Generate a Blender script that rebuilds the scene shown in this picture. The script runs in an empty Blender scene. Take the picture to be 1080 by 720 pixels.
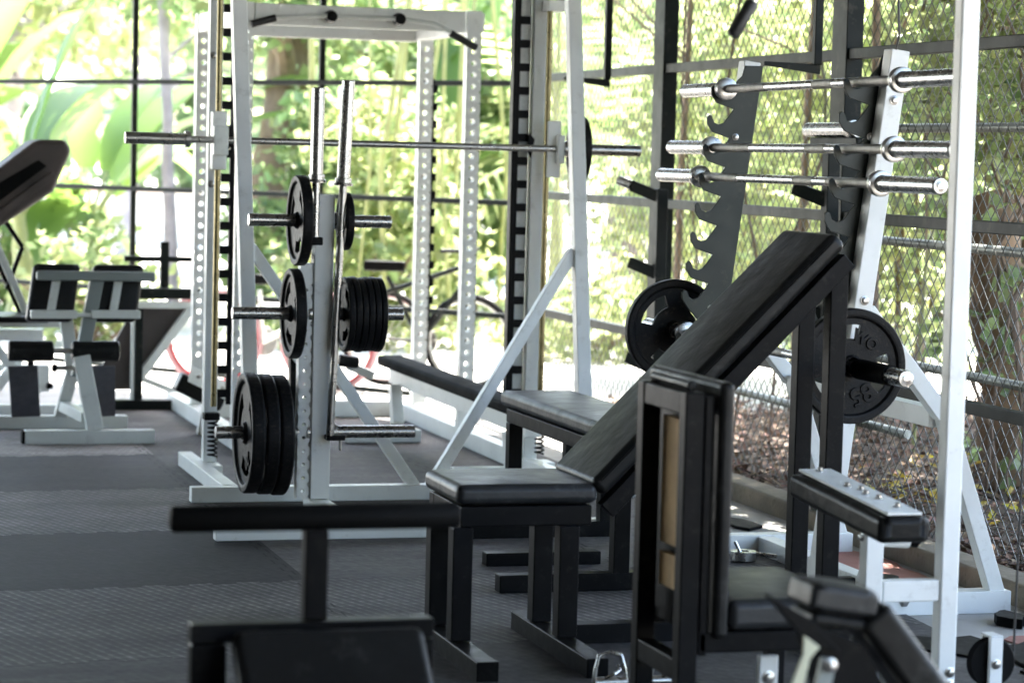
import bpy, bmesh, math, random
from mathutils import Vector, Matrix, Euler
R = math.radians
S = bpy.context.scene
COL = S.collection
rnd = random.Random(7)

# ------------------------------------------------------------------ camera
# world axes follow the room: +Y runs along the right-hand fence (away from us), +X to the right, floor at z=0
EYE = Vector((0, 0, 1.36)); YAW, PITCH, ROLL = R(16.3), R(4.1), R(1.45)
fw = Vector((math.sin(YAW)*math.cos(PITCH), math.cos(YAW)*math.cos(PITCH), -math.sin(PITCH)))
r0 = Vector((math.cos(YAW), -math.sin(YAW), 0)); u0 = r0.cross(fw)
rt = r0*math.cos(ROLL)+u0*math.sin(ROLL); up = -r0*math.sin(ROLL)+u0*math.cos(ROLL)
cam = bpy.data.cameras.new('camera'); camo = bpy.data.objects.new('camera', cam); COL.objects.link(camo)
camo.matrix_world = Matrix(((rt.x, up.x, -fw.x, EYE.x), (rt.y, up.y, -fw.y, EYE.y), (rt.z, up.z, -fw.z, EYE.z), (0, 0, 0, 1)))
cam.sensor_width = 36; cam.lens = 90; cam.clip_start = 0.1; cam.clip_end = 900
cam.dof.use_dof = True; cam.dof.focus_distance = 8.2; cam.dof.aperture_fstop = 3.5
S.camera = camo

# ------------------------------------------------------------------ sky, sun, exposure
SUN_EL, SUN_AZ = R(58), R(38)          # azimuth measured from +Y towards +X
W = bpy.data.worlds.new('World'); S.world = W; W.use_nodes = True
nt = W.node_tree; nt.nodes.clear()
sky = nt.nodes.new('ShaderNodeTexSky'); sky.sky_type = 'NISHITA'; sky.sun_disc = False
sky.sun_elevation = SUN_EL; sky.sun_rotation = SUN_AZ; sky.air_density = 1.0; sky.dust_density = 2.5; sky.ozone_density = 1.0
bg = nt.nodes.new('ShaderNodeBackground'); bg.inputs[1].default_value = 0.15
wo = nt.nodes.new('ShaderNodeOutputWorld'); nt.links.new(sky.outputs[0], bg.inputs[0]); nt.links.new(bg.outputs[0], wo.inputs[0])
sl = bpy.data.lights.new('sun', 'SUN'); sl.energy = 4.5; sl.angle = R(0.53); sl.color = (1, .96, .89)
so = bpy.data.objects.new('sun', sl); COL.objects.link(so)
sd = Vector((math.sin(SUN_AZ)*math.cos(SUN_EL), math.cos(SUN_AZ)*math.cos(SUN_EL), math.sin(SUN_EL)))
so.rotation_euler = sd.to_track_quat('Z', 'Y').to_euler(); so.location = (10, 20, 20)
S.view_settings.view_transform = 'Standard'; S.view_settings.look = 'None'
S.view_settings.exposure = 3.6; S.view_settings.gamma = 1.0
try: S.view_settings.use_curve_mapping = False
except Exception: pass
S.cycles.max_bounces = 8; S.cycles.transparent_max_bounces = 8; S.cycles.use_denoising = True
S.cycles.caustics_reflective = False; S.cycles.caustics_refractive = False
S.cycles.sample_clamp_indirect = 6

# ------------------------------------------------------------------ materials
def mat(name, col, rough=.5, metal=0, var=.15, scale=6, bump=0, bscale=60, spec=None, dirt=None, dirt_amt=.35, coat=0, rvar=.12, ior=None):
    m = bpy.data.materials.new(name); m.use_nodes = True; n = m.node_tree; N = n.nodes; L = n.links
    b = N['Principled BSDF']; b.inputs['Roughness'].default_value = rough; b.inputs['Metallic'].default_value = metal
    if spec is not None: b.inputs['Specular IOR Level'].default_value = spec
    if ior: b.inputs['IOR'].default_value = ior
    if coat: b.inputs['Coat Weight'].default_value = coat; b.inputs['Coat Roughness'].default_value = .15
    tc = N.new('ShaderNodeTexCoord'); nz = N.new('ShaderNodeTexNoise'); nz.inputs['Scale'].default_value = scale; nz.inputs['Detail'].default_value = 6
    L.new(tc.outputs['Object'], nz.inputs['Vector'])
    mr = N.new('ShaderNodeMapRange'); mr.inputs[1].default_value = .3; mr.inputs[2].default_value = .7
    mr.inputs[3].default_value = 1-var; mr.inputs[4].default_value = 1+var*.6; L.new(nz.outputs[0], mr.inputs[0])
    mx = N.new('ShaderNodeMix'); mx.data_type = 'RGBA'; mx.blend_type = 'MULTIPLY'; mx.inputs[0].default_value = 1
    mx.inputs[6].default_value = (*col, 1); L.new(mr.outputs[0], mx.inputs[7]); out = mx.outputs[2]
    if dirt:
        n2 = N.new('ShaderNodeTexNoise'); n2.inputs['Scale'].default_value = scale*3.1; n2.inputs['Detail'].default_value = 9; n2.inputs['Roughness'].default_value = .7
        L.new(tc.outputs['Object'], n2.inputs['Vector'])
        m2 = N.new('ShaderNodeMapRange'); m2.inputs[1].default_value = .56; m2.inputs[2].default_value = .68; m2.inputs[4].default_value = dirt_amt; L.new(n2.outputs[0], m2.inputs[0])
        x2 = N.new('ShaderNodeMix'); x2.data_type = 'RGBA'; L.new(m2.outputs[0], x2.inputs[0]); L.new(out, x2.inputs[6]); x2.inputs[7].default_value = (*dirt, 1); out = x2.outputs[2]
    L.new(out, b.inputs['Base Color'])
    r2 = N.new('ShaderNodeMapRange'); r2.inputs[3].default_value = max(.03, rough-rvar); r2.inputs[4].default_value = min(1, rough+rvar)
    n3 = N.new('ShaderNodeTexNoise'); n3.inputs['Scale'].default_value = scale*2.3; n3.inputs['Detail'].default_value = 5; L.new(tc.outputs['Object'], n3.inputs['Vector']); L.new(n3.outputs[0], r2.inputs[0]); L.new(r2.outputs[0], b.inputs['Roughness'])
    if bump:
        n4 = N.new('ShaderNodeTexNoise'); n4.inputs['Scale'].default_value = bscale; n4.inputs['Detail'].default_value = 4; L.new(tc.outputs['Object'], n4.inputs['Vector'])
        bp = N.new('ShaderNodeBump'); bp.inputs['Strength'].default_value = bump; bp.inputs['Distance'].default_value = .004; L.new(n4.outputs[0], bp.inputs['Height']); L.new(bp.outputs[0], b.inputs['Normal'])
    return m

M = {}
M['white'] = mat('white_powder_coat', (.80, .81, .78), .38, var=.07, dirt=(.36, .34, .29), dirt_amt=.28, bump=.08, bscale=300)
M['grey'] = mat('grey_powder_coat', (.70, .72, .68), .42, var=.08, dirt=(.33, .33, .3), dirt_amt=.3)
M['dgrey'] = mat('dark_grey_paint', (.22, .25, .24), .45, var=.1)  # dark grey for the upper post, top bar and strut
M['black'] = mat('black_gloss_paint', (.008, .008, .0085), .4, var=.3, spec=.055, dirt=(.05, .048, .04), dirt_amt=.22, scale=9, bump=.1, bscale=80)
M['frame'] = mat('dark_green_steel_paint', (.007, .010, .008), .45, var=.25, spec=.15, dirt=(.07, .06, .045), dirt_amt=.4)
M['vinyl'] = mat('black_vinyl', (.013, .013, .0125), .40, var=.25, spec=.12, scale=5, bump=1.0, bscale=13, dirt=(.06, .06, .055), dirt_amt=.45)
M['vinylg'] = mat('worn_grey_vinyl', (.022, .023, .024), .42, var=.25, spec=.3, scale=5, bump=1.0, bscale=13, dirt=(.1, .1, .1), dirt_amt=.45)
M['matte'] = mat('matte_black_vinyl', (.008, .008, .008), .6, var=.25, ior=1.08, scale=5, bump=.3, bscale=24)
M['brown'] = mat('dusty_brown_vinyl', (.065, .050, .044), .6, var=.3, scale=5, bump=.3, bscale=24)
M['chrome'] = mat('worn_chrome', (.46, .455, .44), .27, metal=1, var=.12, scale=14, dirt=(.25, .2, .14), dirt_amt=.35)
M['knurl'] = mat('dark_knurled_steel', (.20, .19, .175), .38, metal=1, var=.3, scale=20, bump=.5, bscale=500)
M['steel'] = mat('brushed_steel', (.42, .41, .39), .3, metal=1, var=.2, scale=20)
M['oiled'] = mat('oiled_guide_rod', (.20, .17, .09), .3, metal=1, var=.3, scale=18)
M['iron'] = mat('black_enamel_iron', (.0085, .0085, .009), .45, var=.25, spec=.12, scale=20, bump=.35, bscale=150, dirt=(.07, .055, .04), dirt_amt=.5)
M['rubber'] = mat('black_rubber', (.005, .005, .005), .6, var=.2, scale=12, spec=.06)
M['grip'] = mat('black_foam_grip', (.012, .012, .012), .55, var=.2)
M['fplate'] = mat('grip_tape_footplate', (.09, .09, .105), .8, var=.2, scale=30, bump=.5, bscale=400)
M['wood'] = mat('raw_plywood', (.55, .36, .17), .7, var=.3, scale=8, bump=.2, bscale=60, dirt=(.2, .12, .05))
M['strap'] = mat('cream_webbing', (.62, .62, .46), .7, var=.15)
M['brick'] = mat('red_floor_paint', (.33, .14, .11), .75, var=.2)
M['kerb'] = mat('mossy_concrete', (.19, .155, .11), .85, var=.3, scale=8, bump=.6, bscale=60, dirt=(.08, .08, .04), dirt_amt=.7)
M['conc'] = mat('pale_concrete', (.40, .385, .36), .8, var=.2, scale=1.5, bump=.3, bscale=40, dirt=(.2, .18, .15), dirt_amt=.5)
M['yard'] = mat('sunlit_paving', (.46, .44, .40), .85, var=.2, scale=.7, bump=.4, bscale=20, dirt=(.25, .28, .14), dirt_amt=.4)
M['soil'] = mat('brown_soil', (.10, .07, .05), .95, var=.5, scale=3, bump=.8, bscale=25, dirt=(.18, .13, .10), dirt_amt=.5)
M['roof'] = mat('roof_sheet', (.13, .13, .125), .8, var=.1, spec=.1)
M['dimwall'] = mat('dark_added_wall', (.15, .145, .14), .9, var=.1, spec=.1)  # for the unseen walls added to cut fill light
M['bark'] = mat('brown_bark', (.20, .14, .10), .9, var=.4, scale=7, bump=.9, bscale=25, dirt=(.32, .26, .2), dirt_amt=.5)
M['warmbark'] = mat('warm_brown_bark', (.24, .15, .09), .9, var=.5, scale=7, bump=.9, bscale=25, dirt=(.36, .26, .17), dirt_amt=.5)
M['palebark'] = mat('pale_grey_bark', (.36, .31, .32), .85, var=.3, scale=7, bump=.6, bscale=25)
M['bamboo'] = mat('yellow_green_cane', (.27, .28, .10), .5, var=.3, scale=7)
M['redrim'] = mat('red_bicycle_rim', (.42, .05, .06), .45, var=.1)
M['pink'] = mat('pink_tyre', (.50, .28, .30), .6, var=.15)
M['wire'] = mat('galvanised_wire', (.085, .085, .075), .55, metal=.3, var=.2)
M['holder'] = mat('dark_olive_paint', (.022, .028, .022), .45, var=.25, spec=.3, dirt=(.07, .06, .045), dirt_amt=.4)
M['pipe'] = mat('galvanised_pipe', (.34, .35, .32), .42, metal=.5, var=.35, scale=5, dirt=(.1, .1, .07), dirt_amt=.7)
M['cable'] = mat('black_cable', (.03, .03, .03), .5)
M['olive'] = mat('olive_cable', (.30, .30, .08), .5)
M['house'] = mat('pale_render', (.62, .60, .56), .8, var=.1)
M['redbrown'] = mat('red_brown_siding', (.22, .12, .09), .7, var=.2)

def leafmat(name, col, tcol, tw=.5, var=.35, rough=.42):
    m = bpy.data.materials.new(name); m.use_nodes = True; n = m.node_tree; N = n.nodes; L = n.links
    b = N['Principled BSDF']; b.inputs['Roughness'].default_value = rough
    g = N.new('ShaderNodeNewGeometry'); hs = N.new('ShaderNodeHueSaturation'); hs.inputs['Color'].default_value = (*col, 1)
    a = N.new('ShaderNodeMapRange'); a.inputs[3].default_value = 1-var; a.inputs[4].default_value = 1+var*1.4; L.new(g.outputs['Random Per Island'], a.inputs[0]); L.new(a.outputs[0], hs.inputs['Value'])
    wn = N.new('ShaderNodeTexWhiteNoise'); wn.noise_dimensions = '1D'; L.new(g.outputs['Random Per Island'], wn.inputs['W'])
    h2 = N.new('ShaderNodeMapRange'); h2.inputs[3].default_value = .465; h2.inputs[4].default_value = .525; L.new(wn.outputs[0], h2.inputs[0]); L.new(h2.outputs[0], hs.inputs['Hue'])
    L.new(hs.outputs[0], b.inputs['Base Color'])
    t = N.new('ShaderNodeBsdfTranslucent'); h3 = N.new('ShaderNodeHueSaturation'); h3.inputs['Color'].default_value = (*tcol, 1); L.new(a.outputs[0], h3.inputs['Value']); L.new(h2.outputs[0], h3.inputs['Hue']); L.new(h3.outputs[0], t.inputs[0])
    mx = N.new('ShaderNodeMixShader'); mx.inputs[0].default_value = tw; L.new(b.outputs[0], mx.inputs[1]); L.new(t.outputs[0], mx.inputs[2])
    L.new(mx.outputs[0], N['Material Output'].inputs[0])
    return m
M['leaf'] = leafmat('green_leaf', (.10, .16, .05), (.32, .42, .19))
M['leafy'] = leafmat('yellow_green_leaf', (.15, .20, .06), (.43, .49, .23))
M['leafd'] = leafmat('deep_green_leaf', (.12, .17, .09), (.34, .45, .24), .5)
M['banana'] = leafmat('banana_leaf', (.07, .15, .035), (.15, .28, .06), .5, .35)
M['litter'] = leafmat('dry_leaf', (.125, .078, .052), (.12, .08, .05), .1, .7, .9)
M['yellow'] = leafmat('yellow_leaf', (.55, .42, .05), (.5, .4, .05), .3, .2)

def mats_mat():
    m = bpy.data.materials.new('interlocking_rubber_mats'); m.use_nodes = True; n = m.node_tree; N = n.nodes; L = n.links
    b = N['Principled BSDF']
    def math_(op, a, c=None, v=None):
        x = N.new('ShaderNodeMath'); x.operation = op
        if isinstance(a, (int, float)): x.inputs[0].default_value = a
        else: L.new(a, x.inputs[0])
        if c is not None:
            if isinstance(c, (int, float)): x.inputs[1].default_value = c
            else: L.new(c, x.inputs[1])
        return x.outputs[0]
    tc = N.new('ShaderNodeTexCoord'); sp = N.new('ShaderNodeSeparateXYZ'); L.new(tc.outputs['Object'], sp.inputs[0])
    X, Y = sp.outputs[0], sp.outputs[1]
    P = 1.13
    def teeth(c):   # jigsaw teeth, 75 mm pitch
        return math_('MULTIPLY', math_('SIGN', math_('SINE', math_('MULTIPLY', c, 2*math.pi/.15))), .012)
    # rows are slightly skewed against the machines
    Yk = math_('SUBTRACT', Y, math_('MULTIPLY', math_('SUBTRACT', X, 1.2), .08))
    xs = math_('DIVIDE', math_('ADD', math_('SUBTRACT', X, 1.63), teeth(Y)), P); ys = math_('DIVIDE', math_('ADD', math_('SUBTRACT', Yk, 7.88), teeth(X)), P)
    ix = math_('FLOOR', xs); iy = math_('FLOOR', ys)
    fx = math_('FRACT', xs); fy = math_('FRACT', ys)
    ex = math_('MINIMUM', fx, math_('SUBTRACT', 1, fx)); ey = math_('MINIMUM', fy, math_('SUBTRACT', 1, fy)); e = math_('MINIMUM', ex, ey)
    seam = math_('LESS_THAN', e, .0035)
    cb = N.new('ShaderNodeCombineXYZ'); L.new(ix, cb.inputs[0]); L.new(iy, cb.inputs[1])
    wn = N.new('ShaderNodeTexWhiteNoise'); wn.noise_dimensions = '2D'; L.new(cb.outputs[0], wn.inputs['Vector'])
    # alternate rows are ribbed / smooth
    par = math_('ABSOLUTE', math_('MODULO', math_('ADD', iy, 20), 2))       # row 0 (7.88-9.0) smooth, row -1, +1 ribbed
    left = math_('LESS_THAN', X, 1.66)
    smooth_row = math_('SUBTRACT', 1, par)
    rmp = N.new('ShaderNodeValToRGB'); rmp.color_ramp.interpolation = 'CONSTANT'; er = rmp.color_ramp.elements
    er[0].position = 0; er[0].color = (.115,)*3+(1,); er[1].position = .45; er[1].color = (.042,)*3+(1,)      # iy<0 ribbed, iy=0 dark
    for p_, v_ in ((.55, .165), (.65, .07), (.75, .27), (.85, .30)):  # last two: far rows, dusty grey with grazing sheen painted in
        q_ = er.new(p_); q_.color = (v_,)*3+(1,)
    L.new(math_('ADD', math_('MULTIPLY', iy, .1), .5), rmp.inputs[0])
    base = N.new('ShaderNodeMapRange'); L.new(wn.outputs[0], base.inputs[0]); base.inputs[3].default_value = .07; base.inputs[4].default_value = .15
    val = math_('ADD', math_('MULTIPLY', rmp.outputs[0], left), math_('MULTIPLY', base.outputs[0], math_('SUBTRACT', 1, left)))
    nz = N.new('ShaderNodeTexNoise'); nz.inputs['Scale'].default_value = 2.2; nz.inputs['Detail'].default_value = 8; nz.inputs['Roughness'].default_value = .65
    mp = N.new('ShaderNodeMapping'); mp.inputs['Scale'].default_value = (.6, 1.6, 1); L.new(tc.outputs['Object'], mp.inputs[0]); L.new(mp.outputs[0], nz.inputs['Vector'])
    vv = N.new('ShaderNodeMapRange'); vv.inputs[1].default_value = .3; vv.inputs[2].default_value = .72; vv.inputs[3].default_value = .45; vv.inputs[4].default_value = 1.7; L.new(nz.outputs[0], vv.inputs[0])
    val = math_('MULTIPLY', val, vv.outputs[0])
    val = math_('MULTIPLY', val, math_('SUBTRACT', 1, math_('MULTIPLY', seam, .75)))
    n7 = N.new('ShaderNodeTexNoise'); n7.inputs['Scale'].default_value = 28; n7.inputs['Detail'].default_value = 7; n7.inputs['Roughness'].default_value = .7; L.new(tc.outputs['Object'], n7.inputs['Vector'])
    v7 = N.new('ShaderNodeMapRange'); v7.inputs[1].default_value = .35; v7.inputs[2].default_value = .68; v7.inputs[3].default_value = .72; v7.inputs[4].default_value = 1.35; L.new(n7.outputs[0], v7.inputs[0]); val = math_('MULTIPLY', val, v7.outputs[0])
    mp8 = N.new('ShaderNodeMapping'); mp8.inputs['Scale'].default_value = (1.2, 9, 1); mp8.inputs['Rotation'].default_value = (0, 0, .25); L.new(tc.outputs['Object'], mp8.inputs[0])
    n8 = N.new('ShaderNodeTexNoise'); n8.inputs['Scale'].default_value = 1.6; n8.inputs['Detail'].default_value = 9; n8.inputs['Roughness'].default_value = .75; L.new(mp8.outputs[0], n8.inputs['Vector'])
    v8 = N.new('ShaderNodeMapRange'); v8.inputs[1].default_value = .60; v8.inputs[2].default_value = .75; v8.inputs[3].default_value = 1; v8.inputs[4].default_value = 1.9; L.new(n8.outputs[0], v8.inputs[0]); val = math_('MULTIPLY', val, v8.outputs[0])
    # diamond / rib texture
    w = math_('SINE', math_('MULTIPLY', math_('ADD', X, math_('MULTIPLY', Y, .34)), 2*math.pi/.034))
    w2 = math_('SINE', math_('MULTIPLY', math_('SUBTRACT', math_('MULTIPLY', X, .3), Y), 2*math.pi/.05))
    wr = math_('MULTIPLY', math_('MAXIMUM', w, 0), math_('ADD', math_('MULTIPLY', w2, .35), .75))
    rib = math_('MULTIPLY', wr, math_('ADD', math_('MULTIPLY', par, .85), .15))
    val = math_('MULTIPLY', val, math_('ADD', .72, math_('MULTIPLY', rib, .75)))
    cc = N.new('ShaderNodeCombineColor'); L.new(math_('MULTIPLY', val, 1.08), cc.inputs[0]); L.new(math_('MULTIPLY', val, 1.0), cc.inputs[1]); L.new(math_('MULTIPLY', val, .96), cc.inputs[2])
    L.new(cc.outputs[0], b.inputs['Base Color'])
    rr = N.new('ShaderNodeMapRange'); rr.inputs[3].default_value = .55; rr.inputs[4].default_value = .9; b.inputs['IOR'].default_value = 1.28; L.new(nz.outputs[0], rr.inputs[0]); L.new(rr.outputs[0], b.inputs['Roughness'])
    n5 = N.new('ShaderNodeTexNoise'); n5.inputs['Scale'].default_value = 160; L.new(tc.outputs['Object'], n5.inputs['Vector'])
    h = math_('ADD', math_('MULTIPLY', rib, .8), math_('MULTIPLY', n5.outputs[0], .5)); h = math_('SUBTRACT', h, math_('MULTIPLY', seam, 2))
    bp = N.new('ShaderNodeBump'); bp.inputs['Strength'].default_value = .5; bp.inputs['Distance'].default_value = .003; L.new(h, bp.inputs['Height']); L.new(bp.outputs[0], b.inputs['Normal'])
    return m
M['mats'] = mats_mat()

# ------------------------------------------------------------------ geometry helpers
V = Vector
class G:
    """a bag of geometry in world coordinates -> one mesh"""
    def __init__(s): s.v = []; s.f = []; s.sm = []
    def add(s, vs, fs, smooth=False):
        o = len(s.v); s.v += [V(p) for p in vs]
        for f in fs: s.f.append([o+i for i in f]); s.sm.append(smooth)
        return s
    def box(s, a, b):
        x0, y0, z0 = a; x1, y1, z1 = b
        x0, x1 = sorted((x0, x1)); y0, y1 = sorted((y0, y1)); z0, z1 = sorted((z0, z1))
        return s.add([(x0, y0, z0), (x1, y0, z0), (x1, y1, z0), (x0, y1, z0), (x0, y0, z1), (x1, y0, z1), (x1, y1, z1), (x0, y1, z1)],
                     [(3, 2, 1, 0), (4, 5, 6, 7), (0, 1, 5, 4), (1, 2, 6, 5), (2, 3, 7, 6), (3, 0, 4, 7)])
    def beam(s, a, b, w, h=None, hint=(0, 0, 1)):
        """square tube from a to b; w across hint, h along hint"""
        a = V(a); b = V(b); h = h or w; d = (b-a).normalized(); hn = V(hint)
        if abs(d.dot(hn)) > .96: hn = V((0, 1, 0)) if abs(d.y) < .9 else V((1, 0, 0))
        sd = d.cross(hn).normalized(); u = sd.cross(d).normalized(); sd *= w/2; u *= h/2
        vs = [a-sd-u, a+sd-u, a+sd+u, a-sd+u, b-sd-u, b+sd-u, b+sd+u, b-sd+u]
        return s.add(vs, [(0, 1, 2, 3)[::-1], (4, 5, 6, 7), (0, 1, 5, 4), (1, 2, 6, 5), (2, 3, 7, 6), (3, 0, 4, 7)])
    def tube(s, a, b, r, r2=None, n=20, caps=True):
        a = V(a); b = V(b); r2 = r if r2 is None else r2; d = (b-a).normalized()
        t = V((0, 0, 1)) if abs(d.z) < .9 else V((1, 0, 0)); x = d.cross(t).normalized(); y = d.cross(x)
        vs = []
        for c, rr in ((a, r), (b, r2)):
            for i in range(n):
                q = 2*math.pi*i/n; vs.append(c+x*math.cos(q)*rr+y*math.sin(q)*rr)
        s.add(vs, [(i, (i+1) % n, n+(i+1) % n, n+i)[::-1] for i in range(n)], True)
        if caps:
            o = len(s.v)-2*n; s.f.append([o+i for i in range(n)]); s.sm.append(False); s.f.append([o+n+i for i in range(n)][::-1]); s.sm.append(False)
        return s
    def path(s, pts, r, n=8, closed=False):
        pts = [V(p) for p in pts]; m = len(pts); vs = []
        px = None
        for i, p in enumerate(pts):
            if closed: d = (pts[(i+1) % m]-pts[i-1]).normalized()
            else: d = (pts[min(i+1, m-1)]-pts[max(i-1, 0)]).normalized()
            if px is None: t = V((0, 0, 1)) if abs(d.z) < .9 else V((1, 0, 0)); px = d.cross(t).normalized()
            px = (px-d*px.dot(d)).normalized(); py = d.cross(px); rr = r[i] if isinstance(r, (list, tuple)) else r
            for k in range(n):
                q = 2*math.pi*k/n; vs.append(p+px*math.cos(q)*rr+py*math.sin(q)*rr)
        fs = []
        for i in range(m if closed else m-1):
            for k in range(n):
                j = (i+1) % m; fs.append((i*n+k, i*n+(k+1) % n, j*n+(k+1) % n, j*n+k))
        s.add(vs, fs, True)
        if not closed:
            o = len(s.v)-m*n; s.f.append([o+k for k in range(n)][::-1]); s.sm.append(False); s.f.append([o+(m-1)*n+k for k in range(n)]); s.sm.append(False)
        return s
    def prism(s, poly, ax, t):
        """poly: 3-D points (planar), extruded by vector ax*t"""
        n = len(poly); poly = [V(p) for p in poly]; e = V(ax)*t
        return s.add(poly+[p+e for p in poly], [tuple(range(n))[::-1], tuple(range(n, 2*n))]+[(i, (i+1) % n, n+(i+1) % n, n+i) for i in range(n)])
    def lathe(s, c, ax, prof, n=32):
        """prof: (distance along axis, radius)"""
        c = V(c); d = V(ax).normalized(); t = V((0, 0, 1)) if abs(d.z) < .9 else V((1, 0, 0)); x = d.cross(t).normalized(); y = d.cross(x)
        vs = []
        for h, r in prof:
            for i in range(n):
                q = 2*math.pi*i/n; vs.append(c+d*h+x*math.cos(q)*r+y*math.sin(q)*r)
        m = len(prof)
        s.add(vs, [(j*n+i, j*n+(i+1) % n, (j+1)*n+(i+1) % n, (j+1)*n+i)[::-1] for j in range(m-1) for i in range(n)], True)
        o = len(s.v)-m*n; s.f.append([o+i for i in range(n)]); s.sm.append(False); s.f.append([o+(m-1)*n+i for i in range(n)][::-1]); s.sm.append(False)
        return s

def bag(): return G()
def link(name, g, m, base=(0, 0, 0), parent=None, bevel=0, seg=2, angle=35, sub=0, smooth=None):
    me = bpy.data.meshes.new(name); b = V(base)
    me.from_pydata([tuple(p-b) for p in g.v], [], g.f)
    bm = bmesh.new(); bm.from_mesh(me); bmesh.ops.recalc_face_normals(bm, faces=bm.faces); bm.to_mesh(me); bm.free()
    me.polygons.foreach_set('use_smooth', [True]*len(me.polygons) if (bevel or smooth) else g.sm)
    me.materials.append(m); me.update()
    if not bevel and any(g.sm) and len(g.f) < 6000: me.polygons.foreach_set('use_smooth', [True]*len(me.polygons)); me.set_sharp_from_angle(angle=R(38))
    o = bpy.data.objects.new(name, me); COL.objects.link(o)
    if parent is None: o.location = b
    else: o.parent = parent
    if bevel:
        md = o.modifiers.new('bevel', 'BEVEL'); md.width = bevel; md.segments = seg; md.limit_method = 'ANGLE'; md.angle_limit = R(angle); md.harden_normals = True; md.use_clamp_overlap = True
    return o
def tag(o, label, cat, group=None):
    o['label'] = label; o['category'] = cat
    if group: o['group'] = group
    return o
class Thing:
    def __init__(s, name, label, cat, base=(0, 0, 0), group=None):
        s.o = bpy.data.objects.new(name, None); COL.objects.link(s.o); s.o.location = base; s.base = V(base); s.o.empty_display_size = .1
        tag(s.o, label, cat, group)
    def part(s, name, g, m, bevel=.004, parent=None, label=None, **k):
        o = link(name, g, M[m], s.base, parent or s.o, bevel, **k)
        if label: o['label'] = label
        return o
    def bolt(s, p, ax, r=.011, parent=None):
        g = bag(); d = V(ax).normalized(); p = V(p)
        g.lathe(p, d, [(0, r*1.35), (.002, r*1.35), (.003, r*.95), (.009, r*.9), (.010, r*.7)], 6 if r > .012 else 10)
        return s.part('bolt', g, 'steel', 0, parent)
def struct(name, g, m, **k):
    o = link(name, g, M[m], **k); o['kind'] = 'structure'; return o
def stuff(name, g, m, label, cat, **k):
    o = link(name, g, M[m], **k); o['kind'] = 'stuff'; tag(o, label, cat); return o

def pad_g(c, ux, uy, uz, sx, sy, sz):
    """cushion: box with the given axes, centred at c, puffed a little on its big faces"""
    c = V(c); ux = V(ux).normalized(); uy = V(uy).normalized(); uz = V(uz).normalized(); g = bag()
    n, m = 10, 8; vs = []; idx = {}
    r = min(.022, sz*.42)
    def pt(a, b, top):
        # a,b in -1..1
        ea = 1-abs(a)**6; eb = 1-abs(b)**6
        puff = (.006*(1-a*a)*(1-b*b)) if top > 0 else 0
        return c+ux*a*sx/2+uy*b*sy/2+uz*(top*sz/2+puff)
    for t in (1, -1):
        for i in range(n+1):
            for j in range(m+1):
                idx[(t, i, j)] = len(vs); vs.append(pt(-1+2*i/n, -1+2*j/m, t))
    fs = []
    for i in range(n):
        for j in range(m):
            fs.append((idx[1, i, j], idx[1, i+1, j], idx[1, i+1, j+1], idx[1, i, j+1]))
            fs.append((idx[-1, i, j], idx[-1, i, j+1], idx[-1, i+1, j+1], idx[-1, i+1, j]))
    for i in range(n):
        fs.append((idx[1, i, 0], idx[-1, i, 0], idx[-1, i+1, 0], idx[1, i+1, 0])); fs.append((idx[1, i, m], idx[1, i+1, m], idx[-1, i+1, m], idx[-1, i, m]))
    for j in range(m):
        fs.append((idx[1, 0, j], idx[1, 0, j+1], idx[-1, 0, j+1], idx[-1, 0, j])); fs.append((idx[1, n, j], idx[-1, n, j], idx[-1, n, j+1], idx[1, n, j+1]))
    g.add(vs, fs, True); return g, r

def holed_post(g, x0, x1, y0, y1, z0, z1, pitch=.072, r=.015, first=.12):
    """square tube with a row of round through-holes along Y"""
    xc = (x0+x1)/2; K = 12; w = (x1-x0)/2
    zs = []; z = z0+first
    while z < z1-.08: zs.append(z); z += pitch
    def ring(y, zc):
        ci = []; sq = []
        for k in range(K):
            q = 2*math.pi*k/K+math.pi/K*0; cx, cz = math.cos(q), math.sin(q)
            ci.append((xc+r*cx, y, zc+r*cz)); mm = max(abs(cx), abs(cz)); 
            sq.append((xc+w*cx/mm, y, zc+min(w, pitch/2)*cz/mm))
        return ci, sq
    hh = min(w, pitch/2)
    for y in (y0, y1):
        for zc in zs:
            ci, sq = ring(y, zc); g.add(ci+sq, [(k, (k+1) % K, K+(k+1) % K, K+k) for k in range(K)])
        prev = z0
        for zc in zs+[z1+hh]:
            lo, hi = prev, min(zc-hh, z1)
            if hi-lo > 1e-4: g.add([(x0, y, lo), (x1, y, lo), (x1, y, hi), (x0, y, hi)], [(0, 1, 2, 3)])
            prev = zc+hh
    for zc in zs:
        a, _ = ring(y0, zc); b, _ = ring(y1, zc); g.add(a+b, [(k, (k+1) % K, K+(k+1) % K, K+k) for k in range(K)], True)
    for x in (x0, x1): g.add([(x, y0, z0), (x, y1, z0), (x, y1, z1), (x, y0, z1)], [(0, 1, 2, 3)])
    g.add([(x0, y0, z1), (x1, y0, z1), (x1, y1, z1), (x0, y1, z1)], [(0, 1, 2, 3)])
    return g

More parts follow.
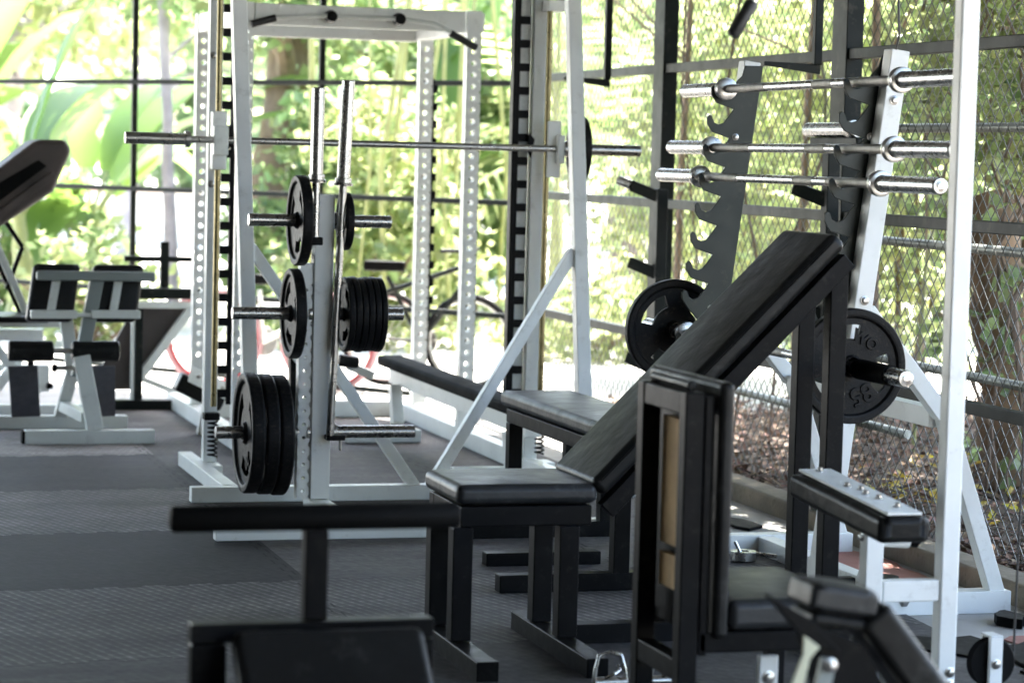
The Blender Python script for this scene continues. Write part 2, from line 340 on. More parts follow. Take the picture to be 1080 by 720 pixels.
def plate_geom(c, ax, Rr, t, holes=3, rot=0, hub=.17, web=.42):
    """olympic plate: thick rim, thin web with grip holes, hub"""
    c = V(c); d = V(ax).normalized(); tt = V((0, 0, 1)) if abs(d.z) < .9 else V((1, 0, 0)); x = d.cross(tt).normalized(); y = x.cross(d)
    N_ = 60; rb = .026
    rad = [(rb, .5), (Rr*hub*.95, .5), (Rr*hub*1.15, web/2), (Rr*.47, web/2), (Rr*.72, web/2), (Rr*.83, web/2), (Rr*.86, .46), (Rr*.90, .5), (Rr*.975, .5), (Rr, .36)]
    h0, h1 = 3, 4
    half = 17 if holes == 3 else 12
    rem = set()
    for k in range(holes):
        ctr = int(N_*k/holes)+rot
        w = 5 if holes <= 3 else 4
        for i in range(ctr-w, ctr+w): rem.add(i % N_)
    g = bag(); vs = []; M_ = len(rad)
    for sgn in (1, -1):
        for j, (r, h) in enumerate(rad):
            for i in range(N_):
                q = 2*math.pi*i/N_; vs.append(c+x*math.cos(q)*r+y*math.sin(q)*r+d*sgn*h*t)
    def id_(s, j, i): return (0 if s > 0 else M_*N_)+j*N_+i % N_
    fs = []
    for s in (1, -1):
        for j in range(M_-1):
            for i in range(N_):
                if j == h0 and i in rem: continue
                f = (id_(s, j, i), id_(s, j+1, i), id_(s, j+1, i+1), id_(s, j, i+1)); fs.append(f if s > 0 else f[::-1])
    for i in range(N_):
        fs.append((id_(1, M_-1, i), id_(-1, M_-1, i), id_(-1, M_-1, i+1), id_(1, M_-1, i+1)))
        fs.append((id_(1, 0, i+1), id_(-1, 0, i+1), id_(-1, 0, i), id_(1, 0, i)))
        if i in rem:
            fs.append((id_(1, h0, i), id_(-1, h0, i), id_(-1, h0, i+1), id_(1, h0, i+1))); fs.append((id_(1, h1, i+1), id_(-1, h1, i+1), id_(-1, h1, i), id_(1, h1, i)))
            if (i-1) % N_ not in rem: fs.append((id_(1, h0, i), id_(1, h1, i), id_(-1, h1, i), id_(-1, h0, i)))
            if (i+1) % N_ not in rem: fs.append((id_(1, h1, i+1), id_(1, h0, i+1), id_(-1, h0, i+1), id_(-1, h1, i+1)))
    g.add(vs, fs, True); return g
def weight_plate(c, ax, Rr, t, label, holes=3, rot=0, group='iron weight plates', text=None):
    T = Thing('weight_plate', label, 'weight plate', (c[0], c[1], c[2]-Rr), group)
    o = link('disc', plate_geom(c, ax, Rr, t, holes, rot), M['iron'], T.base, T.o, 0)
    for p in o.data.polygons: p.use_smooth = False
    md = o.modifiers.new('bevel', 'BEVEL'); md.width = .002; md.segments = 2; md.limit_method = 'ANGLE'; md.angle_limit = R(25)
    if text:
        for body, ang, size, rr in text: emboss(T, o, body, c, ax, ang, size, rr*Rr, t)
    return T
def emboss(T, parent, body, c, ax, ang, size, rr, t):
    cu = bpy.data.curves.new('lettering', 'FONT'); cu.body = body; cu.size = size; cu.extrude = .0035; cu.bevel_depth = .0012; cu.align_x = 'CENTER'; cu.align_y = 'CENTER'; cu.offset = .001
    tmp = bpy.data.objects.new('tmp', cu); COL.objects.link(tmp); dg = bpy.context.evaluated_depsgraph_get(); dg.update()
    me = bpy.data.meshes.new_from_object(tmp.evaluated_get(dg)); bpy.data.objects.remove(tmp)
    d = V(ax).normalized(); z = V((0, 0, 1)); x = z.cross(d).normalized()          # seen from +d: x to the right
    q = R(ang); out = x*math.sin(q)+z*math.cos(q); tan = x*math.cos(q)-z*math.sin(q)
    p = V(c)+out*rr+d*(t*.21+.001)-T.base
    mm = Matrix(((tan.x, out.x, d.x, p.x), (tan.y, out.y, d.y, p.y), (tan.z, out.z, d.z, p.z), (0, 0, 0, 1)))
    me.transform(mm); me.materials.clear(); me.materials.append(M['iron']); me.name = 'lettering'
    o = bpy.data.objects.new('lettering', me); COL.objects.link(o); o.parent = parent
    return o

def barbell(a, b, label, sleeve=.415, group='olympic barbells', knurls=True, cat='barbell'):
    """olympic bar between end points a (near) and b"""
    a = V(a); b = V(b); d = (b-a).normalized(); L = (b-a).length
    T = Thing('barbell', label, cat, tuple(a+(b-a)*.5), group)
    T.part('shaft', bag().tube(a+d*sleeve, b-d*sleeve, .0142, n=18), 'chrome', 0)
    for s0, s1 in ((.02, .36), (.47, .62), (L-2*sleeve-.36, L-2*sleeve-.02)):
        T.part('knurled_grip', bag().tube(a+d*(sleeve+s0), a+d*(sleeve+s1), .0149, n=18), 'knurl', 0)
    for e, q in ((a, d), (b, -d)):
        sl_ = T.part('sleeve', bag().lathe(e, q, [(0, .021), (.004, .0245), (sleeve-.035, .0245), (sleeve-.034, .0255), (sleeve-.03, .0255)], 28), 'chrome', 0)
        T.part('end_cap', bag().lathe(e-q*.0045, q, [(0, .008), (.0005, .010), (.002, .0105), (.0035, .017), (.004, .0205)], 24), 'chrome', 0, sl_)
        T.part('collar', bag().lathe(e+q*(sleeve-.03), q, [(0, .030), (.002, .037), (.012, .0385), (.014, .036), (.018, .0385), (.028, .037), (.032, .024)], 28), 'steel', 0)
    return T

# ================================================================== SETTING
struct('ground', bag().add([(-300, -80, -.03), (300, -80, -.03), (300, 500, -.03), (-300, 500, -.03)], [(0, 1, 2, 3)]), 'yard')
# poured slab of the gym, its edge follows the slanted back wall
WA, WB = V((3.95, 13.27)), V((1.3, 16.75)); wd = (WB-WA).normalized(); wn_ = V((wd.y, -wd.x))     # wn_ points outward (+x,+y)
if wn_.y < 0: wn_ = -wn_
def wallp(s, z, off=0): p = WA+wd*s+wn_*off; return (p.x, p.y, z)
sl_poly = [(-6, -4, 0), (3.76, -4, 0), (3.76, 13.3, 0), wallp(0, 0, .25), wallp(9, 0, .25), (-6, 16, 0)]
g = bag(); g.prism([(p[0], p[1], -.02) for p in sl_poly], (0, 0, 1), .02)
struct('floor', g, 'conc')
g = bag(); g.add([(-5, -3.5, .006), (3.30, -3.5, .006), (3.30, 6.55, .006), (3.42, 8.2, .006), (3.42, 13.55, .006), (-5, 13.55, .006)], [tuple(range(6))])
struct('rubber_floor', g, 'mats')
struct('kerb', bag().box((3.765, 2, -.05), (3.90, 13.2, .072)), 'kerb', bevel=.012)
# soil bank beyond the kerb, gently uneven
g = bag(); nx, ny = 40, 50; vs = []
for j in range(ny+1):
    for i in range(nx+1):
        x = 3.9+(i/nx)**1.3*14; y = 2+j/ny*11.2
        if x > 4.6: y += (x-4.2)*.10*(j/ny)
        vs.append((x, y, .012+.05*math.sin(x*1.7+y*.8)*math.sin(y*1.3)*(min(1, (x-3.9)))+.02*rnd.random()*min(1, (x-3.9)*3)))
g.add(vs, [(j*(nx+1)+i, j*(nx+1)+i+1, (j+1)*(nx+1)+i+1, (j+1)*(nx+1)+i) for j in range(ny) for i in range(nx)], True)
struct('soil', g, 'soil')
# roof over the gym (above the frame, it keeps the sun off the floor)
struct('roof', bag().prism([(-9, -5, 3.05), (4.75, -5, 3.05), (4.75, 13.4, 3.05), (1.9, 17.6, 3.05), (-9, 17.6, 3.05)], (0, 0, 1), .08), 'roof')
struct('added_rear_wall', bag().box((-9, -5.1, 0), (4.6, -5, 3.05)), 'dimwall')  # added behind the camera, unseen, to block fill light
struct('added_side_wall', bag().box((-6.1, -5, 0), (-6, 9.5, 3.05)), 'dimwall')  # added out of view to block light; stops short for the left machines

# litter
def litter(n, fn, size, seed, zfn=None):
    r = random.Random(seed); g = bag()
    for _ in range(n):
        x, y, z = fn(r); s = size*r.uniform(.6, 1.4); a = r.uniform(0, 6.28); t = r.uniform(-.5, .5); t2 = r.uniform(-.5, .5)
        u = V((math.cos(a), math.sin(a), t)); w = V((-math.sin(a), math.cos(a), t2)); c = V((x, y, z))
        g.add([c-u*s, c-u*s*.2-w*s*.45+V((0, 0, s*.12)), c+u*s, c-u*s*.1+w*s*.5+V((0, 0, s*.1))], [(0, 1, 2), (0, 2, 3)])
    return g
stuff('leaf_litter', litter(26000, lambda r: (3.93+r.random()**1.4*7, r.uniform(5.5, 13.3), r.uniform(.03, .075)), .026, 3), 'litter', 'brown dry leaves covering the soil bank beyond the kerb', 'leaf litter')
def yl(r):
    c = r.choice([(4.6, 9.0), (4.9, 8.6), (4.4, 9.6), (5.2, 9.2), (4.35, 8.3), (4.4, 9.0), (4.5, 9.3), (4.9, 10.2)])
    return (c[0]+r.gauss(0, .16), c[1]+r.gauss(0, .2), r.uniform(.07, .11))
stuff('fallen_yellow_leaves', litter(110, yl, .030, 5), 'yellow', 'bright yellow fallen leaves lying on the brown litter', 'fallen leaves')

# ------------------------------------------------------------------ right wall: steel posts + rails + chain link
T = Thing('steel_wall_frame', 'dark green steel posts and rails of the right hand wall', 'wall frame', (3.95, 9, 0))
for y in (7.0, 9.06, 11.12, 13.27):
    T.part('post', bag().box((3.915, y-.07, 0), (3.985, y+.07, 3.05)), 'frame')
for z in (1.783, 1.168, .552, 2.40):
    for ya, yb in ((2, 6.93), (7.07, 8.99), (9.13, 11.05), (11.19, 13.2)):
        T.part('rail', bag().box((3.925, ya, z-.021), (3.965, yb, z+.021)), 'frame')
T = Thing('chain_link_fence', 'chain link mesh fence with galvanised pipes outside the right wall', 'fence', (4.02, 9, 0))
g = bag(); Xf = 4.02; z0, z1, y0, y1 = .04, 3.0, 5.6, 13.2; st = .066; H_ = z1-z0
def wirepiece(g, a, b, r=.0021):
    a = V(a); b = V(b); d = (b-a).normalized(); x = V((1, 0, 0))*r; y = d.cross(V((1, 0, 0))).normalized()*r
    vs = [a+x, a-x*.5+y*.87, a-x*.5-y*.87, b+x, b-x*.5+y*.87, b-x*.5-y*.87]; g.add(vs, [(0, 1, 4, 3), (1, 2, 5, 4), (2, 0, 3, 5)], True)
sl_r = .95
for s in (1, -1):
    k = y0-H_/1
    while k < y1+H_:
        # line y = k + s*(z-z0)*sl
        za, zb = z0, z1; ya = k; yb = k+s*H_*sl_r
        pts = []
        def at_y(yy): return z0+(yy-k)/(s*sl_r)
        lo, hi = za, zb
        for lim in (y0, y1):
            zz = at_y(lim)
            if s > 0: lo, hi = (max(lo, zz), hi) if lim == y0 else (lo, min(hi, zz))
            else: lo, hi = (lo, min(hi, zz)) if lim == y0 else (max(lo, zz), hi)
        if hi-lo > .02: wirepiece(g, (Xf+.002*s, k+s*(lo-z0)*sl_r, lo), (Xf+.002*s, k+s*(hi-z0)*sl_r, hi))
        k += st
T.part('wire_mesh', g, 'wire', 0)
for z, ya, yb in ((1.505, 5.6, 9.0), (1.085, 5.6, 9.0), (.640, 5.6, 9.0), (.38, 8.6, 10.9), (2.2, 5.6, 13.1)): T.part('pipe', bag().tube((4.045, ya, z), (4.045, yb, z), .017, n=12), 'pipe', 0)

# back wall frame
T = Thing('back_wall_frame', 'thin black steel grid of the slanted back wall', 'wall frame', wallp(2.98, 0))
for s in (1.483, 2.977, 4.46, 5.95): T.part('post', bag().beam(wallp(s, 0), wallp(s, 3.05), .036, .036), 'frame', .003)
for z in (1.76, 1.115, .50, .03, 2.4):
    T.part('rail', bag().beam(wallp(.05, z, -.02), wallp(7.5, z, -.02), .03, .03), 'frame', .003)

# ================================================================== BARBELL RACK (right)
T = Thing('barbell_rack', 'white leaning barbell rack with dark saw-tooth bar holders', 'barbell rack', (3.3, 7.7, 0))
def rx(z): return 3.05+z*.121          # x of the leaning upright
for y, far in ((7.1, 0), (8.3, 1)):
    T.part('upright', bag().beam((rx(.05), y, .05), (rx(1.71), y, 1.71), .06, .06, (0, 1, 0)), 'white')
    T.part('foot', bag().box((3.00, y-.035, .0), (3.69, y+.035, .07)), 'white')
    T.part('rear_leg', bag().beam((3.65, y, .06), (3.45, y, .63), .05, .05, (0, 1, 0)).beam((3.45, y, .61), (rx(.93)+.02, y, .93), .05, .05, (0, 1, 0)), 'white')
    # saw-tooth holder plate on the inner face
    yi = y+.034 if not far else y-.042
    P = []
    hooks = [1.61, 1.51, 1.41, 1.31, 1.21, 1.11, 1.01, .91, .765]
    back = [(rx(.62)+.035, .62), (rx(1.695)+.035, 1.695)]
    prof = [(rx(1.695)-.03, 1.695), (rx(1.66)-.035, 1.66)]
    for hz in hooks:
        xh = rx(hz)-.10
        # scoop (bar seat) then tooth tip in front of it
        prof += [(xh+.055, hz+.035), (xh+.035, hz+.008), (xh+.018, hz-.013), (xh, hz-.019), (xh-.016, hz-.012), (xh-.024, hz+.008), (xh-.033, hz+.014), (xh-.042, hz+.004), (xh-.040, hz-.018), (xh-.022, hz-.045)]
    prof += [(rx(.70)-.06, .70), (rx(.62)-.03, .62)]
    poly = [(x, yi, z) for x, z in prof]+[(x, yi, z) for x, z in back]
    T.part('bar_holder', bag().prism(poly, (0, 1, 0), .009), 'holder', .0015)
    for z in (1.56, .96): T.bolt((rx(z), y-.031, z), (0, -1, 0))
    for z in (1.45, .86): T.bolt((rx(z)-.03, yi, z), (0, -1, 0), .009)
T.part('cross_beam', bag().box((3.42, 7.13, .57), (3.48, 8.27, .63)), 'white')
T.part('floor_beam', bag().box((3.33, 7.135, .005), (3.39, 8.265, .065)), 'white')
for x in (3.22, 3.33): T.bolt((x, 7.065, .045), (0, -1, 0), .013)

def rackbar(z, ynear, yfar, label, dx=-.10): return barbell((rx(z)+dx, ynear, z), (rx(z)+dx, yfar, z), label)
rackbar(1.612, 6.42, 8.63, 'topmost barbell lying across the white leaning rack')
rackbar(1.412, 6.40, 8.69, 'middle barbell of the three high on the rack, its pale end cap turned to us')
rackbar(1.312, 6.46, 8.76, 'lowest of the three barbells high on the white leaning rack')
lb = barbell((3.045, 6.50, .775), (3.045, 8.68, .775), 'loaded barbell on the lowest holders with a weight plate at each end')
lb.part('foam_sleeve', bag().tube((3.045, 6.60, .775), (3.045, 6.82, .775), .030, n=20), 'rubber', 0)
weight_plate((3.040, 6.87, .780), (0, -1, 0), .169, .036, 'black embossed iron plate on the near end of the low barbell', holes=3, rot=12, text=[('WO', 28, .045, .50), ('85', 158, .075, .52)])
weight_plate((3.045, 8.40, .775), (0, -1, 0), .178, .036, 'black plate with large grip holes on the far end of the low barbell', holes=3, rot=7)

# wall rack brackets by the posts of the right wall
def wall_rack(y, x, label, pegs, z0, z1):
    T = Thing('wall_rack', label, 'wall rack', (x, y, z0), 'steel wall racks')
    T.part('rack_post', bag().box((x-.02, y-.03, z0), (x+.03, y+.03, z1)), 'frame')
    for z, kind in pegs:
        a = V((x-.01, y, z)); b = a+V((-.09, .10, .045))
        p = T.part('rack_arm', bag().beam(a, b, .022, .05), 'frame', .003)
        if kind: T.part('chrome_tip', bag().tube(b-V((0, 0, 0)), b+(b-a).normalized()*.07, .022), 'chrome', .002, p)
    return T
wall_rack(10.72, 3.80, 'dark rack post with three stub arms beside the middle wall post', [(1.205, 1), (.865, 0), (.44, 0)], .0, 1.24)
wall_rack(8.84, 3.80, 'dark rack post with stub arms beside the wall post behind the barbells', [(1.23, 0), (.8, 0)], .0, 1.42)
T = Thing('steel_pipe', 'short chrome pipe with open end resting on the dark bracket behind the barbells', 'pipe', (3.76, 8.7, 1.47))
g = bag().lathe((3.76, 8.50, 1.492), (0, 1, 0), [(0.012, .012), (.0, .020), (.0, .027), (.46, .027), (.46, .01)], 24)
T.part('tube', g, 'chrome', 0); T.part('clamp', bag().box((3.74, 8.47, 1.43), (3.80, 8.9, 1.464)), 'frame', .006)
T.part('flange', bag().lathe((3.76, 8.535, 1.492), (0, 1, 0), [(0, .026), (.001, .034), (.03, .034), (.031, .026)], 24), 'steel', 0)

# L-shaped hanging brackets above
for i, (y, x, lab) in enumerate(((8.95, 3.78, 'black hanging bracket with a short arm, above the barbell rack'), (11.45, 3.78, 'black hanging bracket with a short arm, in front of the second wall bay'))):
    T = Thing('hanging_bracket', lab, 'bracket', (x, y, 3.05), 'black hanging brackets')
    T.part('rod', bag().box((x-.016, y-.016, 1.735), (x+.016, y+.016, 3.05)), 'frame')
    T.part('arm', bag().prism([(x+.016, y, 1.70), (x+.016, y, 1.738), (x-.21, y, 1.742), (x-.21, y, 1.728)], (0, 1, 0), .02), 'frame', .002)

# ================================================================== PULLDOWN MACHINE (right foreground)
T = Thing('pulldown_machine', 'tall white pulldown machine frame in the right foreground', 'gym machine', (2.85, 5.83, 0))
post = T.part('mast', bag().box((2.832, 5.80, .0), (2.882, 5.845, 2.5)), 'white', .006)
T.part('base_beam', bag().box((2.829, 5.848, .0), (2.885, 6.7, .06)), 'white')
T.part('base_beam', bag().box((2.45, 5.805, .0), (2.83, 5.842, .055)), 'white')
T.part('top_beam', bag().box((2.25, 5.805, 2.3), (2.83, 5.842, 2.36)), 'white')
T.part('side_arm', bag().box((2.677, 5.805, .278), (2.831, 5.842, .332)), 'white')
seatpost = T.part('pad_post', bag().box((2.627, 5.802, .056), (2.675, 5.845, .505)), 'white')
T.part('sleeve', bag().tube((2.676, 5.83, .437), (2.752, 5.83, .432), .022), 'white', .002)
T.part('knob', bag().lathe((2.754, 5.83, .432), (1, 0, 0), [(0, .010), (.006, .019), (.02, .021), (.03, .012)], 16), 'rubber', 0)
T.bolt((2.627, 5.83, .44), (-1, 0, 0), .008)
for z in (.098, .068): T.bolt((2.866, 5.80, z), (0, -1, 0), .010)
# knee pad: cushion under a white plate, along Y
a = V((2.60, 6.08, .574)); b = V((2.60, 5.53, .537)); d = (b-a).normalized(); u = V((1, 0, 0)).cross(d).normalized(); u = -u if u.z < 0 else u; c = (a+b)/2
pg, r_ = pad_g(c-u*.036, d, (1, 0, 0), u, .57, .135, .062)
kp = T.part('knee_pad', pg, 'vinyl', r_, seg=4)
T.part('pad_plate', bag().prism([a+V((-.045, 0, 0)), a+V((.045, 0, 0)), b+V((.045, 0, 0)), b+V((-.045, 0, 0))], u, .007), 'white', .002, kp)
for t, sx in ((.06, 0), (.42, -.01), (.50, .008), (.60, -.004), (.70, .006), (.88, .01)):
    T.bolt(a+(b-a)*t+u*.007+V((sx, 0, 0)), u, .008, kp)
T.part('pad_bracket', bag().beam((2.648, 5.83, .50), c-u*.068+V((.045, 0, 0)), .04, .04), 'black', .003)
# pulley at the foot of the mast, cable to the top
T2 = Thing('low_pulley', 'round black cable pulley in a white bracket near the floor at the right edge', 'pulley', (3.0, 5.8, 0))
T2.part('wheel', bag().lathe((3.0, 5.83, .112), (0, 1, 0), [(0, .02), (.0, .060), (.004, .064), (.012, .056), (.02, .064), (.024, .06), (.024, .02)], 36), 'rubber', 0)
T2.part('bracket', bag().box((2.983, 5.812, .0), (3.018, 5.826, .178)).box((2.983, 5.858, .0), (3.018, 5.872, .178)).box((2.983, 5.812, .178), (3.018, 5.872, .184)), 'white', .002)
T2.bolt((3.0, 5.812, .112), (0, -1, 0), .010)
T2.part('base_plate', bag().box((2.90, 5.78, .008), (3.12, 5.90, .016)), 'white', .002)
g = bag().path([(3.062, 5.84, .12), (3.066, 5.84, .6), (3.07, 5.84, 1.4), (3.07, 5.84, 2.4)], .003, 6)
tag(link('steel_cable', g, M['cable'], (3.06, 5.84, .12)), 'thin black cable running straight up from the low pulley', 'cable')
# lat bar hanging above, only its rubber grip end shows
T = Thing('lat_bar', 'hanging pulldown bar end with a black rubber grip at the top edge', 'pull bar', (2.25, 5.8, 1.68))
T.part('bar', bag().path([(2.262, 5.8, 1.72), (2.30, 5.8, 1.79), (2.42, 5.8, 1.93), (2.7, 5.8, 1.97), (3.0, 5.8, 1.93)], .0125, 14), 'chrome', 0)
T.part('grip', bag().path([(2.228, 5.8, 1.665), (2.232, 5.8, 1.671), (2.274, 5.8, 1.742), (2.277, 5.8, 1.748)], [.012, .0165, .0165, .014], 16), 'grip', 0)
g = bag().path([(rx(1.70)-.01, 7.09, 1.70), (rx(1.7)-.03, 7.02, 1.75), (rx(1.7)-.045, 7.0, 1.84), (rx(1.7)-.03, 7.05, 1.97), (rx(1.7)-.03, 7.05, 2.4)], .0035, 6)
tag(link('loose_cable', g, M['cable'], (3.2, 7.1, 1.7)), 'thin black cable dropping in a curve to the top of the barbell rack', 'cable')

# ================================================================== INCLINE BENCH (centre)
T = Thing('incline_bench', 'black incline bench with a long raised backrest in the centre', 'bench', (2.3, 6.78, 0), 'black benches')
yn, yf = 6.60, 6.94
pg, r_ = pad_g((1.985, 6.775, .452), (1, 0, 0), (0, 1, 0), (0, 0, 1), .40, .37, .055)
T.part('seat', pg, 'vinylg', r_, seg=4)
[T.part('seat_frame', bag().box(p_, q_), 'black') for p_, q_ in (((1.80, 6.60, .365), (2.17, 6.65, .42)), ((1.80, 6.90, .365), (2.17, 6.95, .42)), ((1.80, 6.652, .365), (1.85, 6.898, .42)))]
a = V((2.19, 6.775, .452)); b = V((2.885, 6.775, 1.150)); d = (b-a).normalized(); u = V((-d.z, 0, d.x))
L_ = (b-a).length
pg, r_ = pad_g((a+b)/2+u*.012, d, (0, 1, 0), u, L_, .372, .058)
bp_ = T.part('backrest', pg, 'vinyl', r_, seg=4)
for y in (6.590, 6.960): T.part('piping', bag().path([a+d*.03+V((0, y-6.775, 0))+u*.024, b-d*.03+V((0, y-6.775, 0))+u*.024], .0035, 6), 'vinyl', 0, bp_)
for y in (yn+.005, yf-.005): T.part('back_frame', bag().beam(a-d*.02-u*.046+V((0, y-6.775, 0)), b-d*.025-u*.046+V((0, y-6.775, 0)), .045, .05, (0, 0, 1)), 'black')
T.part('back_frame', bag().beam(b-d*.06-u*.046+V((0, -.14, 0)), b-d*.06-u*.046+V((0, .14, 0)), .04, .04), 'black')
for x in (1.80, 2.10):
    for y in (6.60, 6.84): T.part('leg', bag().box((x-.028, y-.028, .06), (x+.028, y+.028, .367)), 'black')
    T.part('foot', bag().box((x-.03, 6.30, .0), (x+.03, 7.02, .058)), 'black')
for y in (6.615, 6.84): T.part('leg', bag().box((2.850, y-.025, .06), (2.902, y+.025, 1.065)), 'black')
T.part('foot', bag().box((2.848, 6.42, 0), (2.904, 7.05, .058)), 'black')
T.part('spine', bag().box((2.132, 6.76, .002), (2.846, 6.82, .06)), 'black')

# ================================================================== LONG FLAT BENCH (behind)
T = Thing('flat_bench', 'black flat bench standing inside the white bar machine', 'bench', (2.8, 8.8, 0), 'black benches')
pg, r_ = pad_g((2.885, 8.63, .432), (0, 1, 0), (1, 0, 0), (0, 0, 1), 1.75, .30, .06); T.part('pad', pg, 'vinylg', r_, seg=4)
[T.part('bench_frame', bag().box(p_, q_), 'black') for p_, q_ in (((2.745, 7.8, .345), (2.79, 9.44, .398)), ((2.98, 7.8, .345), (3.02, 9.44, .398)), ((2.792, 9.40, .345), (2.978, 9.44, .398)))]
for x, y in ((2.77, 9.41), (3.0, 9.41), (2.92, 8.73), (2.60, 7.62)): T.part('leg', bag().box((x-.027, y-.027, .055), (x+.027, y+.027, .344 if y > 8 else .5)), 'black')
for x0, x1, y in ((2.72, 3.06, 9.41), (2.40, 2.955, 8.73), (2.20, 2.95, 7.62)): T.part('foot', bag().box((x0, y-.03, 0.006), (x1, y+.03, .062)), 'black')
T.part('foot', bag().box((2.3, 8.10, .006), (2.70, 8.16, .05)), 'black')
T.part('crosspiece', bag().box((2.60, 7.60, .445), (2.95, 7.65, .498)), 'black')

# ================================================================== UPRIGHT CHAIR BENCH (right of centre)
T = Thing('shoulder_press_bench', 'black upright bench with a worn boxed backrest and wood showing inside', 'bench', (2.1, 5.5, 0), 'black benches')
for y in (5.325, 5.61): T.part('rear_post', bag().box((1.955, y-.022, .0), (2.0, y+.022, .852)), 'black')
T.part('top_rail', bag().box((1.957, 5.348, .800), (1.998, 5.587, .850)), 'black')
T.part('cross_rail', bag().box((1.957, 5.348, .20), (1.998, 5.587, .25)), 'black')
T.part('backing_board', bag().box((2.0245, 5.33, .29), (2.030, 5.80, .83)), 'black', .001)
T.part('wood_batten', bag().box((2.004, 5.47, .48), (2.024, 5.585, .775)), 'wood', .002)
T.part('wood_batten', bag().box((2.004, 5.47, .38), (2.024, 5.585, .458)), 'wood', .002)
T.part('wood_batten', bag().box((2.004, 5.47, .79), (2.024, 5.585, .799)), 'wood', .002)
T.part('side_rail', bag().box((2.002, 5.303, .262), (2.022, 5.325, .845)), 'black')
pg, r_ = pad_g((2.049, 5.53, .588), (0, 0, 1), (0, 1, 0), (1, 0, 0), .575, .49, .036); T.part('backrest', pg, 'vinyl', r_, seg=4)
T.part('top_roll', bag().tube((1.99, 5.36, .862), (1.99, 5.62, .862), .011), 'vinyl', .004)
pg, r_ = pad_g((2.225, 5.52, .352), (1, 0, 0), (0, 1, 0), (0, 0, 1), .31, .46, .07); T.part('seat', pg, 'vinylg', r_, seg=4)
[T.part('seat_frame', bag().box((2.0, y_-.022, .268), (2.37, y_+.022, .314)), 'black') for y_ in (5.325, 5.70)]
for y in (5.325, 5.70): T.part('front_leg', bag().box((2.325, y-.021, .0), (2.368, y+.021, .267)), 'black')
# small white bracket and footplate seen under it
T = Thing('foot_support', 'small white upright with one bolt under the black upright bench', 'foot support', (2.2, 5.42, 0))
T.part('upright', bag().box((2.181, 5.38, 0), (2.228, 5.40, .242)), 'white'); T.bolt((2.204, 5.38, .192), (0, -1, 0), .012)
T.part('tread_plate', bag().prism([(2.06, 5.36, .16), (2.175, 5.36, .135), (2.175, 5.36, .145), (2.06, 5.36, .17)], (0, 1, 0), .12), 'black', .002)
T.part('base_plate', bag().box((2.1, 5.34, .0), (2.3, 5.5, .01)), 'black', .002)
# chromed stirrup handles on the floor
for i, (x, lab) in enumerate(((2.10, 'left of two chrome stirrup handles on the mats under the benches'), (2.255, 'right of two chrome stirrup handles on the mats under the benches'))):
    T = Thing('stirrup_handle', lab, 'cable handle', (x, 6.24, 0), 'chrome stirrup handles')
    y = 6.20
    T.part('stirrup', bag().path([(x-.045, y, .012), (x-.04, y, .05), (x-.03, y+.005, .085), (x, y+.01, .092), (x+.03, y+.005, .085), (x+.04, y, .05), (x+.045, y, .012)], .0055, 10), 'chrome', 0)
    T.part('grip', bag().tube((x-.045, y, .016), (x+.045, y, .016), .014), 'steel', .002)
    T.part('clip', bag().path([(x-.02, y-.02, .03), (x, y-.035, .045), (x+.02, y-.02, .05), (x+.02, y, .06)], .004, 8), 'chrome', 0)

# ================================================================== NEAR BENCH, bottom left (blurred)
T = Thing('leg_curl_bench', 'near black bench with a wide round T-shaped roller, out of focus at lower left', 'bench', (1.0, 4.8, 0), 'black benches')
g = bag().lathe((.735, 4.80, .661), (1, 0, 0), [(0, .010), (.003, .021), (.010, .0255), (.56, .0255), (.568, .021), (.571, .01)], 28); T.part('roller', g, 'rubber', 0)
T.part('stem', bag().box((.995, 4.775, .464), (1.041, 4.821, .64)), 'black', .005)
T.part('top_rail', bag().box((.778, 4.775, .425), (1.254, 4.83, .462)), 'black', .004)
for x in (.778, 1.186): T.part('leg', bag().box((x, 4.775, .0), (x+.068, 4.82, .423)), 'black')
for x in (.785, 1.217): T.part('foot', bag().box((x, 4.5, .0), (x+.032, 4.774, .04)), 'black')
a = V((1.035, 4.755, .445)); b = V((1.045, 4.50, .17)); d = (b-a).normalized(); u = V((1, 0, 0)).cross(d)*-1; u = u if u.y < 0 else -u
pg, r_ = pad_g((a+b)/2, d, (1, 0, 0), u.normalized(), (b-a).length, .375, .05); T.part('pad', pg, 'vinyl', r_, seg=4)

# ================================================================== NEAR BENCH, bottom right (blurred)
T = Thing('decline_bench', 'near black bench with a steeply sloping cushion, out of focus at lower right', 'bench', (2.0, 4.3, 0), 'black benches')
a = V((1.815, 4.26, .588)); b = V((1.918, 4.26, .572)); d = (b-a).normalized(); u = V((-d.z, 0, d.x)); u = u if u.z > 0 else -u
pg, r_ = pad_g((a+b)/2, d, (0, 1, 0), u, (b-a).length+.03, .12, .05); T.part('seat', pg, 'vinylg', r_, seg=4)
pg, r_ = pad_g((a+b)/2-u*.040, d, (0, 1, 0), u, (b-a).length+.01, .11, .022); T.part('under_cushion', pg, 'vinyl', r_, seg=3)
c = V((2.21, 4.26, .21)); d2 = (c-b).normalized(); u2 = V((-d2.z, 0, d2.x)); u2 = u2 if u2.z > 0 else -u2
pg, r_ = pad_g((b+c)/2+d2*.015-u2*.006, d2, (0, 1, 0), u2, (c-b).length, .13, .07); T.part('back_cushion', pg, 'vinyl', r_, seg=4)
T.part('side_plate', bag().prism([(1.80, 4.215, .545), (1.91, 4.215, .50), (2.12, 4.215, .14), (2.08, 4.215, .0), (1.90, 4.215, .0), (1.86, 4.215, .36)], (0, 1, 0), .09), 'black', .006)
T.part('lever_plate', bag().prism([(1.712, 4.20, .598), (1.80, 4.20, .55), (1.86, 4.20, .49), (1.80, 4.20, .50)], (0, 1, 0), .02), 'black', .002)
